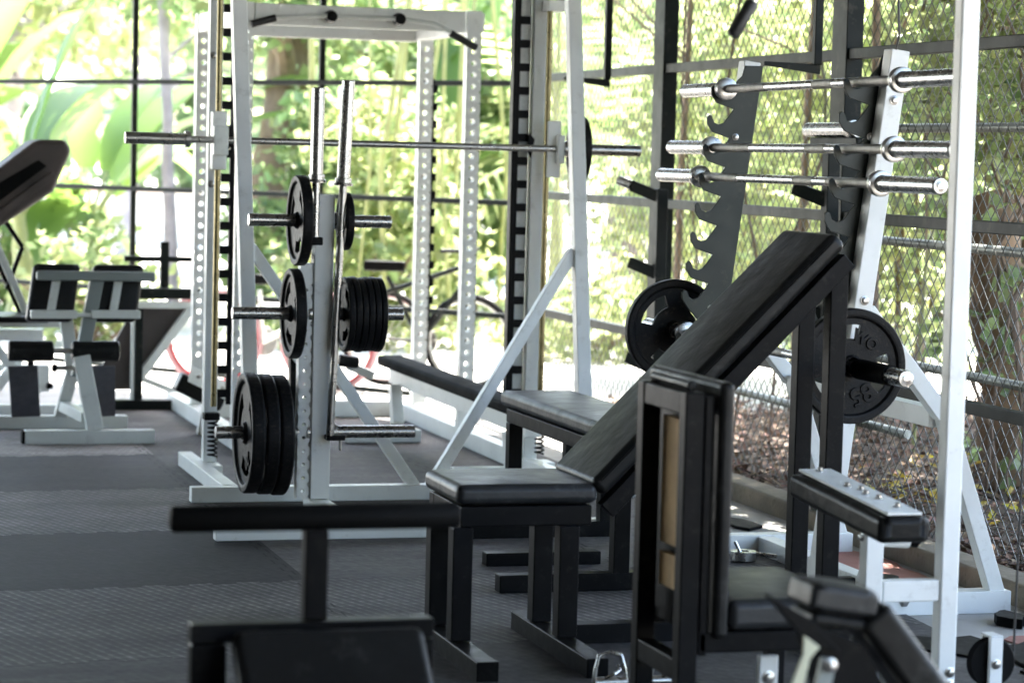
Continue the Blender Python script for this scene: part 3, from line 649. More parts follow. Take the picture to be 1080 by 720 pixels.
T.part('adjusting_strut', bag().beam((1.822, 4.17, .485), (1.775, 4.17, .25), .030, .012, (0, 1, 0)), 'dgrey', .002)
T.part('webbing_strap', bag().prism([(1.772, 4.165, .528), (1.803, 4.165, .507), (1.785, 4.165, .487), (1.775, 4.165, .44), (1.750, 4.165, .38), (1.725, 4.165, .38), (1.755, 4.165, .45), (1.772, 4.165, .495)], (0, 1, 0), .006), 'strap', .001)
T.bolt((1.822, 4.162, .474), (0, -1, 0), .010)
T.part('foot', bag().box((1.80, 4.2, 0), (2.3, 4.26, .05)), 'black')

# ================================================================== SMITH MACHINE
T = Thing('smith_machine', 'tall white guided-bar machine with braces, black notched strips and coil springs', 'gym machine', (2.5, 10.2, 0))
for s, xg in ((1, 1.775), (-1, 3.215)):
    # s=+1 left side; inner direction = +s
    ux0, ux1 = (1.757, 1.812) if s > 0 else (3.153, 3.212)
    T.part('guide_upright', bag().box((ux0, 10.56, .06), (ux1, 10.615, 2.12)), 'white')
    T.part('guide_rod', bag().tube((xg+.012*s, 10.50, .30), (xg+.012*s, 10.50, 2.02), .0125, n=16), 'oiled', 0)
    gg = bag(); xs = xg+.085 if s > 0 else 3.087
    gg.box((xs-.008, 10.575, .30), (xs+.012, 10.60, 2.05) if s > 0 else (xs+.012, 10.60, 2.05))
    z = .33
    while z < 2.0:
        gg.box((xs-.001*s, 10.577, z), (xs-.055*s, 10.598, z+.034)); z += .1
    if s < 0: gg.box((xs-.022, 10.56, .20), (xs-.009, 10.61, 2.1)); T.part('channel', bag().box((xs+.013, 10.60, .06), (xs+.062, 10.62, 2.1)), 'grey')
    T.part('notched_strip', gg, 'black', .002)
    lx0, lx1 = (1.803, 1.817) if s > 0 else (3.205, 3.175)
    T.part('slanted_leg', bag().beam((lx0, 10.20, 2.10), (lx1, 9.75, .05), .058, .058, (1, 0, 0)), 'white')
    T.part('base_beam', bag().box((xg-.07, 9.80, .006), (xg-.01, 10.90, .066)), 'white')
    T.part('top_beam', bag().box((xg-.03, 10.15, 2.10), (xg+.03, 10.80, 2.16)), 'white')
    T.part('brace', bag().beam((1.83 if s > 0 else 3.165, 9.965, .985), (2.50-.03*s, 9.76, .05), .045, .045, (0, 1, 0)), 'white')
    gs = bag(); pts = []
    for k in range(8*12+1):
        q = k/12*2*math.pi; pts.append((xg+.01*s+.019*math.cos(q), 10.50+.019*math.sin(q), .09+.15*k/96))
    T.part('coil_spring', gs.path(pts, .0045, 6), 'black', 0)
    T.part('stop_block', bag().box((xg-.03, 10.47, .245), (xg+.035, 10.53, .275)), 'black')
    T.part('rod_foot', bag().box((xg-.035, 10.44, .006), (xg+.045, 10.56, .06)), 'white')
    T.part('rod_head', bag().box((xg-.03, 10.46, 1.985), (xg+.05, 10.62, 2.03)), 'white')
T.part('front_base_beam', bag().box((1.575, 9.72, .006), (3.43, 9.78, .066)), 'white')
T.part('top_cross_beam', bag().box((1.81, 10.66, 2.10), (3.18, 10.71, 2.16)), 'white')
# moving bar with its carriages
bar = T.part('guided_bar', bag().tube((1.66, 10.47, 1.402), (3.284, 10.47, 1.402), .0145, n=18), 'steel', 0)
for s, xg in ((1, 1.775), (-1, 3.215)):
    T.part('carriage', bag().box((xg-.015, 10.475, 1.28), (xg+.045, 10.535, 1.52)), 'white', .006, bar)
    T.part('carriage_plate', bag().box((xg-.015+.035*(s < 0), 10.435, 1.34), (xg+.045+.005*(s < 0), 10.474, 1.46)), 'grey', .004, bar)
    T.part('bar_hook', bag().prism([(xg+.05*s, 10.55, 1.44), (xg+.075*s, 10.55, 1.47), (xg+.085*s, 10.55, 1.40), (xg+.065*s, 10.55, 1.36)], (0, 1, 0), .012), 'black', .002, bar)
for x0, x1 in ((1.40, 1.66), (3.285, 3.615)):
    T.part('bar_sleeve', bag().tube((x0, 10.47, 1.402), (x1, 10.47, 1.402), .0245), 'steel', .002, bar)
for x in (1.655, 3.278): T.part('bar_collar', bag().tube((x-.012, 10.47, 1.402), (x+.012, 10.47, 1.402), .034), 'steel', .003, bar)
for z in (1.75, 1.22): T.bolt((1.772, 10.559, z), (0, -1, 0))
weight_plate((3.338, 10.47, 1.402), (-1, 0, 0), .145, .032, 'dark weight plate alone on the right sleeve of the guided bar', holes=3, rot=4)
for x in (1.625, 1.90):
    g = bag().lathe((x+.03, 9.90, .006), (0, 0, 1), [(0, .052), (.012, .054), (.022, .05), (.03, .035), (.034, .018), (.034, .006)], 28)
    tag(link('small_plate', g, M['iron'], (x+.03, 9.90, .006)), ('small black disc on the floor outside the slanted leg of the white machine' if x < 1.7 else 'small black disc on the floor between the slanted leg and the plate tree'), 'weight disc', 'small discs on the floor')

# ================================================================== PLATE TREE
T = Thing('plate_tree', 'white plate tree with six chrome pegs and two bar holders', 'weight tree', (1.985, 9.35, 0))
T.part('column', bag().box((1.955, 9.32, .07), (2.028, 9.39, 1.205)), 'white')
T.part('side_channel', holed_post(bag(), 1.905, 1.952, 9.33, 9.38, .07, .95, .05, .007, .03), 'white', .0)
T.part('front_base_beam', bag().box((1.505, 8.75, .006), (2.965, 8.81, .062)), 'white')
T.part('rear_base_beam', bag().box((1.955, 8.815, .006), (2.028, 9.45, .068)), 'white')
for z, xa, xb in ((1.108, 1.71, 2.25), (.762, 1.655, 2.305), (.319, 1.60, 2.36)):
    T.part('peg', bag().tube((xa, 9.355, z), (1.955, 9.355, z), .0235), 'chrome', .003)
    T.part('peg', bag().tube((2.028, 9.355, z), (xb, 9.355, z), .0235), 'chrome', .003)
    T.part('peg_flange', bag().tube((1.94, 9.355, z), (1.954, 9.355, z), .033), 'steel', .002)
    T.part('peg_flange', bag().tube((2.029, 9.355, z), (2.055, 9.355, z), .033), 'steel', .002)
h = T.part('bar_holder', bag().box((2.005, 9.27, .295), (2.075, 9.345, .315)), 'black')
T.part('locking_pin', bag().tube((2.062, 9.30, .255), (2.062, 9.30, .30), .006), 'steel', 0, h)
T.part('bar_holder', bag().box((1.93, 9.27, 1.02), (1.975, 9.318, 1.05)), 'black')
def vbar(x0, x1, y, z0, z1, zs, label, shaft):
    T = Thing('barbell', label, 'barbell', (x0, y, z0), 'barbells stored upright in the plate tree')
    a = V((x0, y, z0)); b = V((x1, y, z1)); d = (b-a).normalized(); c = a+d*(zs-z0)
    T.part('shaft', bag().tube(a, c, .0145, n=18), shaft, 0)
    T.part('sleeve', bag().lathe(c, d, [(0, .0245), ((b-c).length-.004, .0245), ((b-c).length, .021)], 26), 'chrome', 0)
    T.part('collar', bag().lathe(c-d*.03, d, [(0, .02), (.002, .036), (.010, .037), (.012, .031), (.028, .031), (.03, .025)], 26), 'chrome', 0)
vbar(2.018, 2.062, 9.285, .30, 1.63, 1.27, 'barbell standing upright in front of the plate tree column', 'steel')
vbar(1.95, 1.953, 9.30, 1.035, 1.60, 1.28, 'shorter upright barbell at the left side of the plate tree column', 'chrome')
weight_plate((1.903, 9.355, 1.108), (-1, 0, 0), .168, .040, 'weight plate on the upper left peg of the plate tree', rot=3)
weight_plate((2.075, 9.355, 1.108), (1, 0, 0), .108, .030, 'small plate on the upper right peg of the plate tree', rot=3)
weight_plate((1.885, 9.355, .762), (-1, 0, 0), .168, .040, 'weight plate alone on the middle left peg of the plate tree', rot=8)
for k in range(6):
    lab = ['innermost', 'second from inside', 'third from inside', 'fourth from inside', 'fifth from inside', 'outermost'][k]
    weight_plate((2.083+k*.0245, 9.355, .762+rnd.uniform(-.004, .002)), (1, 0, 0), .140, .023, lab+' of six thin plates on the middle right peg of the plate tree', rot=rnd.randrange(20))
for k, (x, lab) in enumerate(((1.725, 'leftmost of three large plates on the lowest left peg, its face showing'), (1.780, 'middle of three large plates on the lowest left peg'), (1.833, 'innermost of three large plates on the lowest left peg'))):
    weight_plate((x, 9.355, .317-.004*k), (-1, 0, 0), .225, .050, lab, rot=5+6*k, text=[('20', 150, .07, .5)] if k == 0 else None)

# ================================================================== POWER CAGE
T = Thing('power_cage', 'white power cage of four drilled posts with a pull-up bar on top', 'power cage', (2.65, 12.2, 0))
w = .035; H_ = 2.035
for x, y in ((2.09, 12.77), (3.235, 12.77), (2.09, 11.6), (3.165, 11.6)):
    T.part('post', holed_post(bag(), x-w, x+w, y-.03, y+.03, .085, H_, .054, .0135, .25), 'white', 0)
for y in (11.6, 12.77):
    T.part('top_beam', bag().box((2.13, y-.027, 1.935), (3.12 if y < 12 else 3.19, y+.027, 2.032)), 'white')
for x in (2.09, 3.2): T.part('top_side_beam', bag().box((x-.03, 11.635, 1.94), (x+.03, 12.735, 2.03)), 'white')
T.part('base_beam', bag().box((2.035, 11.2, .006), (2.105, 13.45, .084)), 'white')
T.part('base_beam', bag().box((3.14, 10.65, .006), (3.205, 12.95, .084)), 'white')
T.part('rear_base_beam', bag().box((2.11, 12.85, .006), (3.135, 12.92, .09)), 'white')
T.part('notched_strip', (lambda g: [g.box((3.272, 12.75, .6+i*.09), (3.30, 12.76, .64+i*.09)) for i in range(13)] and g.box((3.271, 12.75, .5), (3.283, 12.76, 1.75)))(bag()), 'black', .001)
pb = T.part('pull_up_bar', bag().path([(2.12, 11.50, 1.94), (2.22, 11.50, 1.965), (2.42, 11.50, 1.98), (2.80, 11.50, 1.98), (2.95, 11.50, 1.965), (3.12, 11.50, 1.89)], .010, 12), 'grey', 0)
T.part('grip', bag().path([(2.10, 11.50, 1.93), (2.21, 11.50, 1.963)], .017, 14), 'grip', 0, pb)
T.part('grip', bag().path([(3.03, 11.50, 1.925), (3.155, 11.50, 1.862)], .017, 14), 'grip', 0, pb)
for x in (2.47, 2.79): T.part('bar_clamp', bag().lathe((x, 11.535, 1.98), (0, -1, 0), [(0, .03), (.02, .03), (.05, .024), (.055, .01)], 14), 'black', 0, pb)

# white bench standing in the cage
T = Thing('sit_up_bench', 'white framed bench with a long thin black pad inside the cage', 'bench', (2.86, 11, 0), 'white benches')
a = V((2.87, 11.90, .370)); b = V((3.01, 10.10, .312)); d = (b-a).normalized(); sx = V((d.y, -d.x, 0)).normalized(); u = sx.cross(d); u = u if u.z > 0 else -u
sx2 = sx*.14
pg, r_ = pad_g((a+b)/2+u*.01, d, sx, u, (b-a).length, .13, .05); T.part('pad', pg, 'matte', r_, seg=3)
T.part('spine', bag().beam(a-u*.06+d*-.05-sx*.05, b-u*.06-sx*.05, .07, .09), 'white')
T.part('side_rail', bag().beam(a-u*.05+d*.7-sx*.11, b-u*.05-sx*.11, .03, .05), 'white')
T.part('leg', bag().beam(a-u*.1+d*.1, V((a.x+.01, a.y-.15, .09)), .055, .055), 'white')
T.part('leg', bag().beam(b-u*.1-d*.15, V((b.x, b.y+.15, .06)), .055, .055), 'white')
T.part('rear_foot', bag().box((2.62, 11.68, .008), (2.98, 11.74, .068)), 'white'); T.part('front_foot', bag().box((2.75, 10.22, .008), (3.05, 10.28, .068)), 'white')
T.part('roller_pad', bag().tube((2.63, 11.95, .375), (2.73, 11.95, .360), .03), 'vinyl', .008)
T.part('roller_arm', bag().beam((2.68, 11.97, .35), (2.80, 11.92, .30), .04, .04), 'white')
# low seat carriage between cage and plate tree
T = Thing('adjustable_seat', 'small black seat on a white bracket behind the plate tree', 'seat', (2.32, 11.9, 0), 'white benches')
T.part('seat_pad', bag().beam((2.36, 11.9, .52), (2.50, 11.9, .43), .14, .05, (0, 0, 1)), 'vinyl', .015)
T.part('bracket', bag().prism([(2.33, 11.88, .48), (2.50, 11.88, .37), (2.55, 11.88, .33), (2.42, 11.88, .36)], (0, 1, 0), .06), 'white')
T.part('post', bag().beam((2.42, 11.95, .42), (2.43, 11.95, .03), .06, .06), 'black'); T.part('foot', bag().box((2.25, 11.92, .006), (2.7, 11.98, .05)), 'white')

# knee roll attachment low on the left post
T = Thing('knee_roll', 'black roll under a pale bolted plate at the foot of the left cage post', 'pad attachment', (1.95, 12.0, 0))
c = V((2.00, 12.0, .262)); d = V((.83, 0, -.40)).normalized(); u = V((.40, 0, .83)).normalized()
g = bag().prism([c-d*.10+V((0, -.05, 0))+u*.04, c+d*.10+V((0, -.05, 0))+u*.04, c+d*.10+V((0, -.13, 0))-u*.03, c-d*.10+V((0, -.13, 0))-u*.03], V((0, .6, .8)), .010); T.part('plate', g, 'white', .002)
pg, r_ = pad_g(c-u*.05+V((0, .03, 0)), d, (0, 1, 0), u, .24, .13, .09); T.part('roll', pg, 'vinyl', r_, seg=4)
for q in (-.05, .03, .075): T.bolt(c+d*q+V((0, -.09, .012)), (0, -.6, .8), .008)
T.part('stem', bag().beam(c-u*.06+V((.05, .05, 0)), (2.0, 12.1, .008), .04, .04), 'white')

# ================================================================== BACK EXTENSION / CALF MACHINE (left)
T = Thing('back_extension_machine', 'grey-white machine with two pad panels, two rollers and two footplates', 'gym machine', (1.42, 11.9, 0))
T.part('front_base_beam', bag().box((1.135, 11.72, .006), (1.725, 11.79, .068)), 'grey')
T.part('end_cap', bag().box((1.120, 11.722, .008), (1.134, 11.788, .066)), 'rubber', .003)
T.part('rear_base_beam', bag().box((1.03, 12.36, .006), (1.685, 12.43, .068)), 'grey')
T.part('lower_post', bag().beam((1.455, 11.755, .065), (1.395, 11.82, .40), .075, .06, (0, 1, 0)), 'grey')
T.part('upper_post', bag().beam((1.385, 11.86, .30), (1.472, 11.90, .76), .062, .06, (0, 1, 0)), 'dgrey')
T.part('rear_post', bag().beam((1.365, 12.39, .065), (1.40, 12.2, .30), .06, .05, (0, 1, 0)).beam((1.40, 12.2, .30), (1.345, 12.1, .62), .06, .05, (0, 1, 0)), 'grey')
T.part('centre_beam', bag().beam((1.42, 11.80, .12), (1.37, 12.38, .12), .05, .05), 'grey')
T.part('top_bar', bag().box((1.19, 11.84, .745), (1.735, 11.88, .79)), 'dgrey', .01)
T.part('lower_bar', bag().box((1.165, 11.82, .572), (1.375, 11.86, .61)).box((1.44, 11.82, .575), (1.665, 11.86, .612)), 'grey')
T.part('pivot_bar', bag().box((1.375, 11.83, .58), (1.44, 11.85, .6)), 'grey')
for x0, x1 in ((1.155, 1.36), (1.43, 1.655)):
    a0 = V(((x0+x1)/2, 11.93, .56)); b0 = V(((x0+x1)/2+.035, 11.97, .805)); d = (b0-a0).normalized()
    pg, r_ = pad_g((a0+b0)/2, (1, 0, 0), d, V((1, 0, 0)).cross(d), x1-x0+.01, .27, .075); T.part('pad', pg, 'vinyl', r_, seg=4)
    T.part('pad_strap', bag().beam(a0+V((-.0, -.055, .03)), b0+V((0, -.055, -.03)), .038, .012, (0, 1, 0)), 'grey', .002)
    for q in (.12, .85): T.bolt(a0+(b0-a0)*q+V((0, -.062, 0)), (0, -1, 0), .007)
for x0, x1 in ((1.065, 1.272), (1.355, 1.575)):
    T.part('roller', bag().tube((x0, 11.86, .421), (x1, 11.86, .421), .048), 'vinyl', .012)
T.part('roller_axle', bag().tube((1.272, 11.86, .421), (1.355, 11.86, .421), .012), 'steel', 0)
for x, dx in ((1.088, .06), (1.45, .05)):
    T.part('footplate', bag().prism([(x, 12.08, .325), (x+.135, 12.08, .330), (x+.135+dx*.6, 12.28, .075), (x+dx*.6, 12.28, .07)], V((0, .7, .6)), .012), 'fplate', .002)
T.part('adjusting_pin', bag().tube((1.285, 11.83, .345), (1.40, 11.83, .345), .010), 'steel', 0)
T.part('pin_knob', bag().lathe((1.262, 11.83, .345), (1, 0, 0), [(0, .012), (.008, .019), (.02, .019), (.026, .01)], 14), 'rubber', 0)

# ================================================================== LEG PRESS (far left)
T = Thing('leg_press_machine', 'large machine at the left edge with a tilted dark footpad', 'gym machine', (1.0, 12.9, 0))
T.part('footpad', bag().prism([(x_, 12.62, z_) for x_, z_ in ((.90, 1.10), (1.26, 1.39), (1.405, 1.392), (1.43, 1.34), (1.343, 1.137), (.90, .83))], (0, 1, 0), .45), 'brown', .045, seg=5)
T.part('dark_pad_panel', bag().prism([(x_, 12.612, z_) for x_, z_ in ((.92, 1.075), (1.27, 1.29), (1.31, 1.262), (.92, .96))], (0, 1, 0), .007), 'matte', .002)  # flat dark panel laid on the pad in place of a hollow
T.part('pad_frame', bag().beam((.93, 12.60, .905), (1.345, 12.60, 1.225), .035, .018, (0, 1, 0)), 'brown', .004)
T.part('brace', bag().beam((1.10, 12.8, 1.03), (1.215, 12.8, .86), .022, .022).beam((1.215, 12.8, .86), (1.14, 12.8, .65), .022, .022), 'black')
T.part('strut', bag().beam((1.075, 12.8, .90), (1.24, 12.8, .53), .035, .035), 'grey')
T.part('strut', bag().beam((1.045, 12.83, .90), (1.21, 12.83, .53), .02, .02), 'black')
T.part('bed_frame', bag().box((.85, 12.7, .47), (1.40, 12.76, .51)), 'grey')
T.part('bed_pad', bag().box((.85, 12.5, .505), (1.32, 12.9, .535)), 'vinyl', .01)
T.part('carriage', bag().box((.90, 12.77, .40), (1.32, 12.85, .455)), 'white')
T.part('leg', bag().beam((1.05, 12.8, .40), (1.30, 12.8, .13), .05, .05), 'white')
T.part('leg', bag().beam((1.30, 12.9, .42), (1.08, 12.9, .12), .05, .05), 'white')
T.part('hub_block', bag().box((1.22, 12.84, .14), (1.36, 12.95, .27)), 'white')
for x, z in ((1.25, .28), (1.345, .17)): T.part('pin_knob', bag().lathe((x, 12.83, z), (1, 0, 0), [(0, .012), (.01, .016), (.03, .014)], 12), 'rubber', 0)
T.part('base_beam', bag().box((.80, 12.88, .006), (1.55, 12.94, .07)), 'white')
T.part('rear_rail', bag().box((.80, 13.3, .20), (1.25, 13.34, .24)), 'grey'); T.part('rear_leg', bag().box((.9, 13.30, 0.006), (.95, 13.34, .2)), 'grey')

# ================================================================== T-BAR ROW (behind)
T = Thing('chest_support_row', 'black machine with a T handle above a tilted dark brown board', 'gym machine', (1.95, 13.3, 0))
T.part('handle_post', bag().box((2.0, 13.48, .60), (2.045, 13.52, .872)), 'frame')
T.part('handle_bar', bag().box((1.81, 13.485, .765), (2.20, 13.515, .795)), 'frame')
T.part('top_frame', bag().box((1.84, 13.36, .575), (2.22, 13.46, .632)), 'frame', .01)
T.part('front_rail', bag().box((1.82, 13.30, .53), (2.14, 13.345, .565)), 'grey')
a0 = V((1.955, 13.3, .575)); b0 = V((1.62, 13.3, .13))
T.part('board', bag().prism([(1.86, 13.36, .56), (2.14, 13.36, .56), (1.85, 13.36, .10), (1.62, 13.36, .10)], (0, 1, 0), .03), 'brown', .004)
T.part('edge_rail', bag().beam((2.17, 13.33, .57), (1.87, 13.33, .16), .045, .05, (0, 1, 0)), 'grey')
T.part('front_post', bag().box((1.845, 13.28, .05), (1.885, 13.32, .53)), 'frame')
T.part('front_post_trim', bag().box((1.825, 13.285, .05), (1.843, 13.315, .53)), 'grey')
T.part('base_beam', bag().box((1.70, 13.25, .006), (2.20, 13.33, .055)), 'frame')
T.part('base_stay', bag().beam((1.78, 13.45, .20), (2.14, 13.42, .06), .03, .03), 'grey')

# ================================================================== BICYCLES by the back wall
def bicycle(w1, w2, r, tyre, rim, frame, label, seatp, barp):
    c1, c2 = V(w1), V(w2); d = (c2-c1).normalized(); n = d.cross(V((0, 0, 1))).normalized(); Z = V((0, 0, 1))
    T = Thing('bicycle', label, 'bicycle', ((c1+c2)/2-Z*(r+.02)), 'bicycles by the back wall')
    for c in (c1, c2):
        pts = [c+d*math.cos(q)*r+Z*math.sin(q)*r for q in [2*math.pi*i/40 for i in range(40)]]
        tw = T.part('wheel', bag().path(pts, .017, 8, True), tyre, 0)
        T.part('rim', bag().path([c+(p-c)*.925 for p in pts], .011, 6, True), rim, 0, tw)
        gs = bag()
        for i in range(16):
            q = 2*math.pi*i/16; p = c+d*math.cos(q)*r*.92+Z*math.sin(q)*r*.92; gs.tube(c+n*.02*(-1)**i, p, .0016, n=4, caps=False)
        T.part('spokes', gs, 'steel', 0, tw)
        T.part('hub', bag().tube(c-n*.04, c+n*.04, .02, n=10), 'steel', 0, tw)
    s, h = V(seatp), V(barp); bb = c1+(c2-c1)*.42-Z*.01; ht = h-Z*.10-d*.03; st = s-Z*.12
    fr = bag().path([c1, bb], .010).path([c1, st], .009).path([bb, s-Z*.03], .014).path([bb, ht-Z*.12], .017).path([st, ht], .015).path([ht-Z*.13, ht+Z*.02], .017)
    T.part('frame', fr, frame, 0)
    T.part('fork', bag().path([ht-Z*.12+n*.03, c2+n*.045], .010).path([ht-Z*.12-n*.03, c2-n*.045], .010), frame, 0)
    T.part('stem', bag().path([ht, h], .012), 'steel', 0)
    T.part('handlebar', bag().path([h+n*.28-d*.06, h+n*.2, h, h-n*.2, h-n*.28-d*.06], .012), 'black', 0)
    T.part('saddle', bag().prism([s-d*.13+n*.07, s-d*.13-n*.07, s-d*.02-n*.045, s+d*.11-n*.014, s+d*.11+n*.014, s-d*.02+n*.045], Z, .06), 'black', .014)
    T.part('crank', bag().tube(bb-n*.05, bb-n*.065, .085, n=20), 'steel', .002)
    return T
bicycle((2.469, 14.549, .285), (3.107, 14.362, .275), .27, 'pink', 'redrim', 'grey', 'bicycle with bright red rims behind the white cage', (2.72, 14.48, .60), (2.93, 14.42, .58))
bicycle((3.50, 14.62, .285), (3.93, 14.33, .285), .265, 'black', 'steel', 'frame', 'dark mountain bicycle standing behind the right cage posts', (3.47, 14.48, .685), (3.905, 14.33, .82))

# ================================================================== odds and ends on the concrete strip
def scrap(x, y, s, seed, lab, m='rubber', h=.012, grp='torn rubber mat scraps'):
    r = random.Random(seed); n = 11; pts = []
    for i in range(n):
        q = 2*math.pi*i/n; rr = s*r.uniform(.5, 1.15); pts.append((x+math.cos(q)*rr*.55, y+math.sin(q)*rr, .001))
    tag(link('mat_scrap' if m == 'rubber' else 'paint_patch', bag().prism(pts, (0, 0, 1), h), M[m], (x, y, 0), bevel=.003), lab, 'mat scrap' if m == 'rubber' else 'paint patch', grp)
scrap(3.45, 6.35, .28, 1, 'torn black mat piece on the pale floor left of the pulley'); scrap(3.25, 6.55, .22, 2, 'ragged mat piece in front of the rack foot with two bolts')
scrap(3.33, 6.05, .2, 3, 'ragged mat piece right behind the low pulley'); scrap(3.6, 6.9, .10, 4, 'small mat crumb beside the rear end of the rack foot', h=.03)
scrap(3.52, 8.95, .14, 5, 'small mat crumb on the floor left of the kerb'); scrap(3.62, 8.55, .09, 6, 'mat crumb against the kerb between the black bench legs', h=.03)
scrap(3.52, 7.6, .09, 9, 'mat crumb behind the knee pad post', h=.03); scrap(3.45, 9.2, .06, 10, 'tiny mat crumb far along the kerb', h=.01)
g = bag(); r = random.Random(4)
def patch(x0, x1, y0, y1, seed):
    r = random.Random(seed); n = 26; pts = []
    for i in range(n):
        q = 2*math.pi*i/n; c_, s_ = math.cos(q), math.sin(q); k = 1/max(abs(c_), abs(s_)); rr = r.uniform(.75, 1.05)
        pts.append(((x0+x1)/2+(x1-x0)/2*c_*k*rr, (y0+y1)/2+(y1-y0)/2*s_*k*rr, .001))
    return pts
for a_ in ((3.50, 3.74, 7.45, 8.35, 1), (3.44, 3.75, 5.9, 6.72, 2)):
    struct('painted_floor_patch', bag().prism(patch(*a_), (0, 0, 1), .004), 'brick')
T = Thing('spring_collar', 'chrome spin-lock collar lying on the base of the barbell rack', 'barbell collar', (3.2, 8.1, 0))
T.part('ring', bag().lathe((3.21, 8.10, .012), (0, 0, 1), [(0, .02), (0, .045), (.03, .045), (.03, .02), (0, .02)], 20), 'chrome', 0)
T.part('lever', bag().tube((3.25, 8.08, .035), (3.31, 8.04, .03), .007), 'chrome', 0); T.part('lever', bag().tube((3.20, 8.09, .03), (3.18, 8.10, .075), .006), 'chrome', 0)
T = Thing('tension_clamp', 'small white clip standing on the floor behind the knee pad post', 'clip', (3.26, 7.4, 0))
T.part('clip_arm', bag().beam((3.30, 7.38, .01), (3.33, 7.38, .09), .03, .01), 'white', .002); T.part('clip_body', bag().box((3.24, 7.36, .008), (3.30, 7.40, .07)), 'black', .003)
T = Thing('chrome_ring', 'chrome ring lying on the mats under the flat bench', 'ring', (2.9, 9.6, .006))
T.part('ring', bag().path([(2.93+.07*math.cos(q), 9.75+.07*math.sin(q), .03) for q in [i*math.pi/14 for i in range(28)]], .012, 10, True), 'chrome', 0)
g = bag().path([wallp(.1, 3.05, .1), wallp(.12, 2.2, .1), wallp(.12, 1.3, .1)], .006, 6)
tag(link('nylon_cord', g, M['olive'], wallp(.12, 1.3, .1)), 'thin olive cord hanging beside the corner post', 'cord')
# ================================================================== PLANTS beyond the walls
def rel(px_az, dist):     # azimuth (deg from +Y towards +X), distance on the ground
    return (math.sin(R(px_az))*dist, math.cos(R(px_az))*dist)
def leaves(g, c, rad, n, size, seed, clump=9, asp=.45, droop=.3, shell=.55):
    """n leaves grouped in small twigs inside an ellipsoid"""
    r = random.Random(seed); c = V(c)
    k = max(1, n//clump)
    for _ in range(k):
        while True:
            p = V((r.uniform(-1, 1), r.uniform(-1, 1), r.uniform(-1, 1)))
            if shell < p.length < 1 or (p.length < 1 and r.random() < .45): break
        p = V((p.x*rad[0], p.y*rad[1], p.z*rad[2]))+c
        td = V((r.gauss(0, 1), r.gauss(0, 1), r.gauss(0, .6))).normalized()
        for i in range(clump):
            s = size*r.uniform(.55, 1.35); q = p+td*(i-clump/2)*size*.55+V((r.gauss(0, 1), r.gauss(0, 1), r.gauss(0, 1)))*size*.25
            d = (td*.5+V((r.gauss(0, 1), r.gauss(0, 1), r.gauss(-droop, .6)))).normalized()
            w = d.cross(V((r.gauss(0, 1), r.gauss(0, 1), r.gauss(0, 1)))).normalized()*s*asp; nn = d.cross(w).normalized()*s*.08
            g.add([q, q+d*s*.5+w+nn, q+d*s, q+d*s*.5-w+nn], [(0, 1, 2), (0, 2, 3)])
    return g
def trunk_g(pts, radii, n=10, seed=0):
    r = random.Random(seed); P = []; Q = []
    for i in range(len(pts)-1):
        a, b = V(pts[i]), V(pts[i+1])
        for k in range(5):
            t = k/5; P.append(a.lerp(b, t)+V((r.gauss(0, 1), r.gauss(0, 1), 0))*radii[i]*.10); Q.append((radii[i]*(1-t)+radii[i+1]*t)*r.uniform(.92, 1.1))
    P.append(V(pts[-1])); Q.append(radii[-1]); return bag().path(P, Q, n)
def tree(az, dist, h, tr, crowns, label, bark='bark', lm='leaf', size=.11, seed=0, lean=(0, 0), branches=4, name='tree', cat='tree'):
    x, y = rel(az, dist); r = random.Random(seed)
    T = Thing(name, label, cat, (x, y, -.03), 'trees behind the gym')
    top = (x+lean[0], y+lean[1], h)
    T.part('trunk', trunk_g([(x, y, -.05), (x+lean[0]*.3, y+lean[1]*.3, h*.35), (x+lean[0]*.65, y+lean[1]*.6, h*.7), top], [tr*1.25, tr, tr*.85, tr*.55], 12, seed), bark, 0)
    for i in range(branches):
        t = r.uniform(.35, .95); b = V((x+lean[0]*t, y+lean[1]*t, h*t)); q = r.uniform(0, 6.28); L = r.uniform(.8, 1.8)
        e = b+V((math.cos(q)*L, math.sin(q)*L, L*r.uniform(.1, .8))); m_ = b.lerp(e, .5)+V((0, 0, L*.12))
        T.part('limb', trunk_g([b, m_, e], [tr*.45, tr*.3, tr*.12], 7, seed+i), bark, 0)
    g = bag()
    for i, (dx, dy, z, rx_, ry_, rz_, n) in enumerate(crowns): leaves(g, (x+dx, y+dy, z), (rx_, ry_, rz_), n, size, seed*31+i)
    if crowns: T.part('crown', g, lm, 0)
    return T
def shrub(az, dist, blobs, label, lm='leaf', size=.09, seed=0, name='shrub', asp=.45, stems=6, group='shrubs behind the gym', stem_m='bark', clump=9):
    x, y = rel(az, dist); r = random.Random(seed)
    T = Thing(name, label, 'shrub', (x, y, -.03), group); g = bag(); gs = bag()
    for i, (dx, dy, z, rx_, ry_, rz_, n) in enumerate(blobs):
        leaves(g, (x+dx, y+dy, z), (rx_, ry_, rz_), n, size, seed*17+i, asp=asp, clump=clump)
        for k in range(max(1, stems//len(blobs))):
            gs.path([(x+dx*.5+r.gauss(0, .08), y+dy*.5+r.gauss(0, .08), -.05), (x+dx+r.gauss(0, .12), y+dy+r.gauss(0, .12), z*.5), (x+dx+r.gauss(0, .3), y+dy+r.gauss(0, .3), z+rz_*.4)], [.02, .015, .006], 6)
    T.part('foliage', g, lm, 0); T.part('stems', gs, stem_m, 0); return T
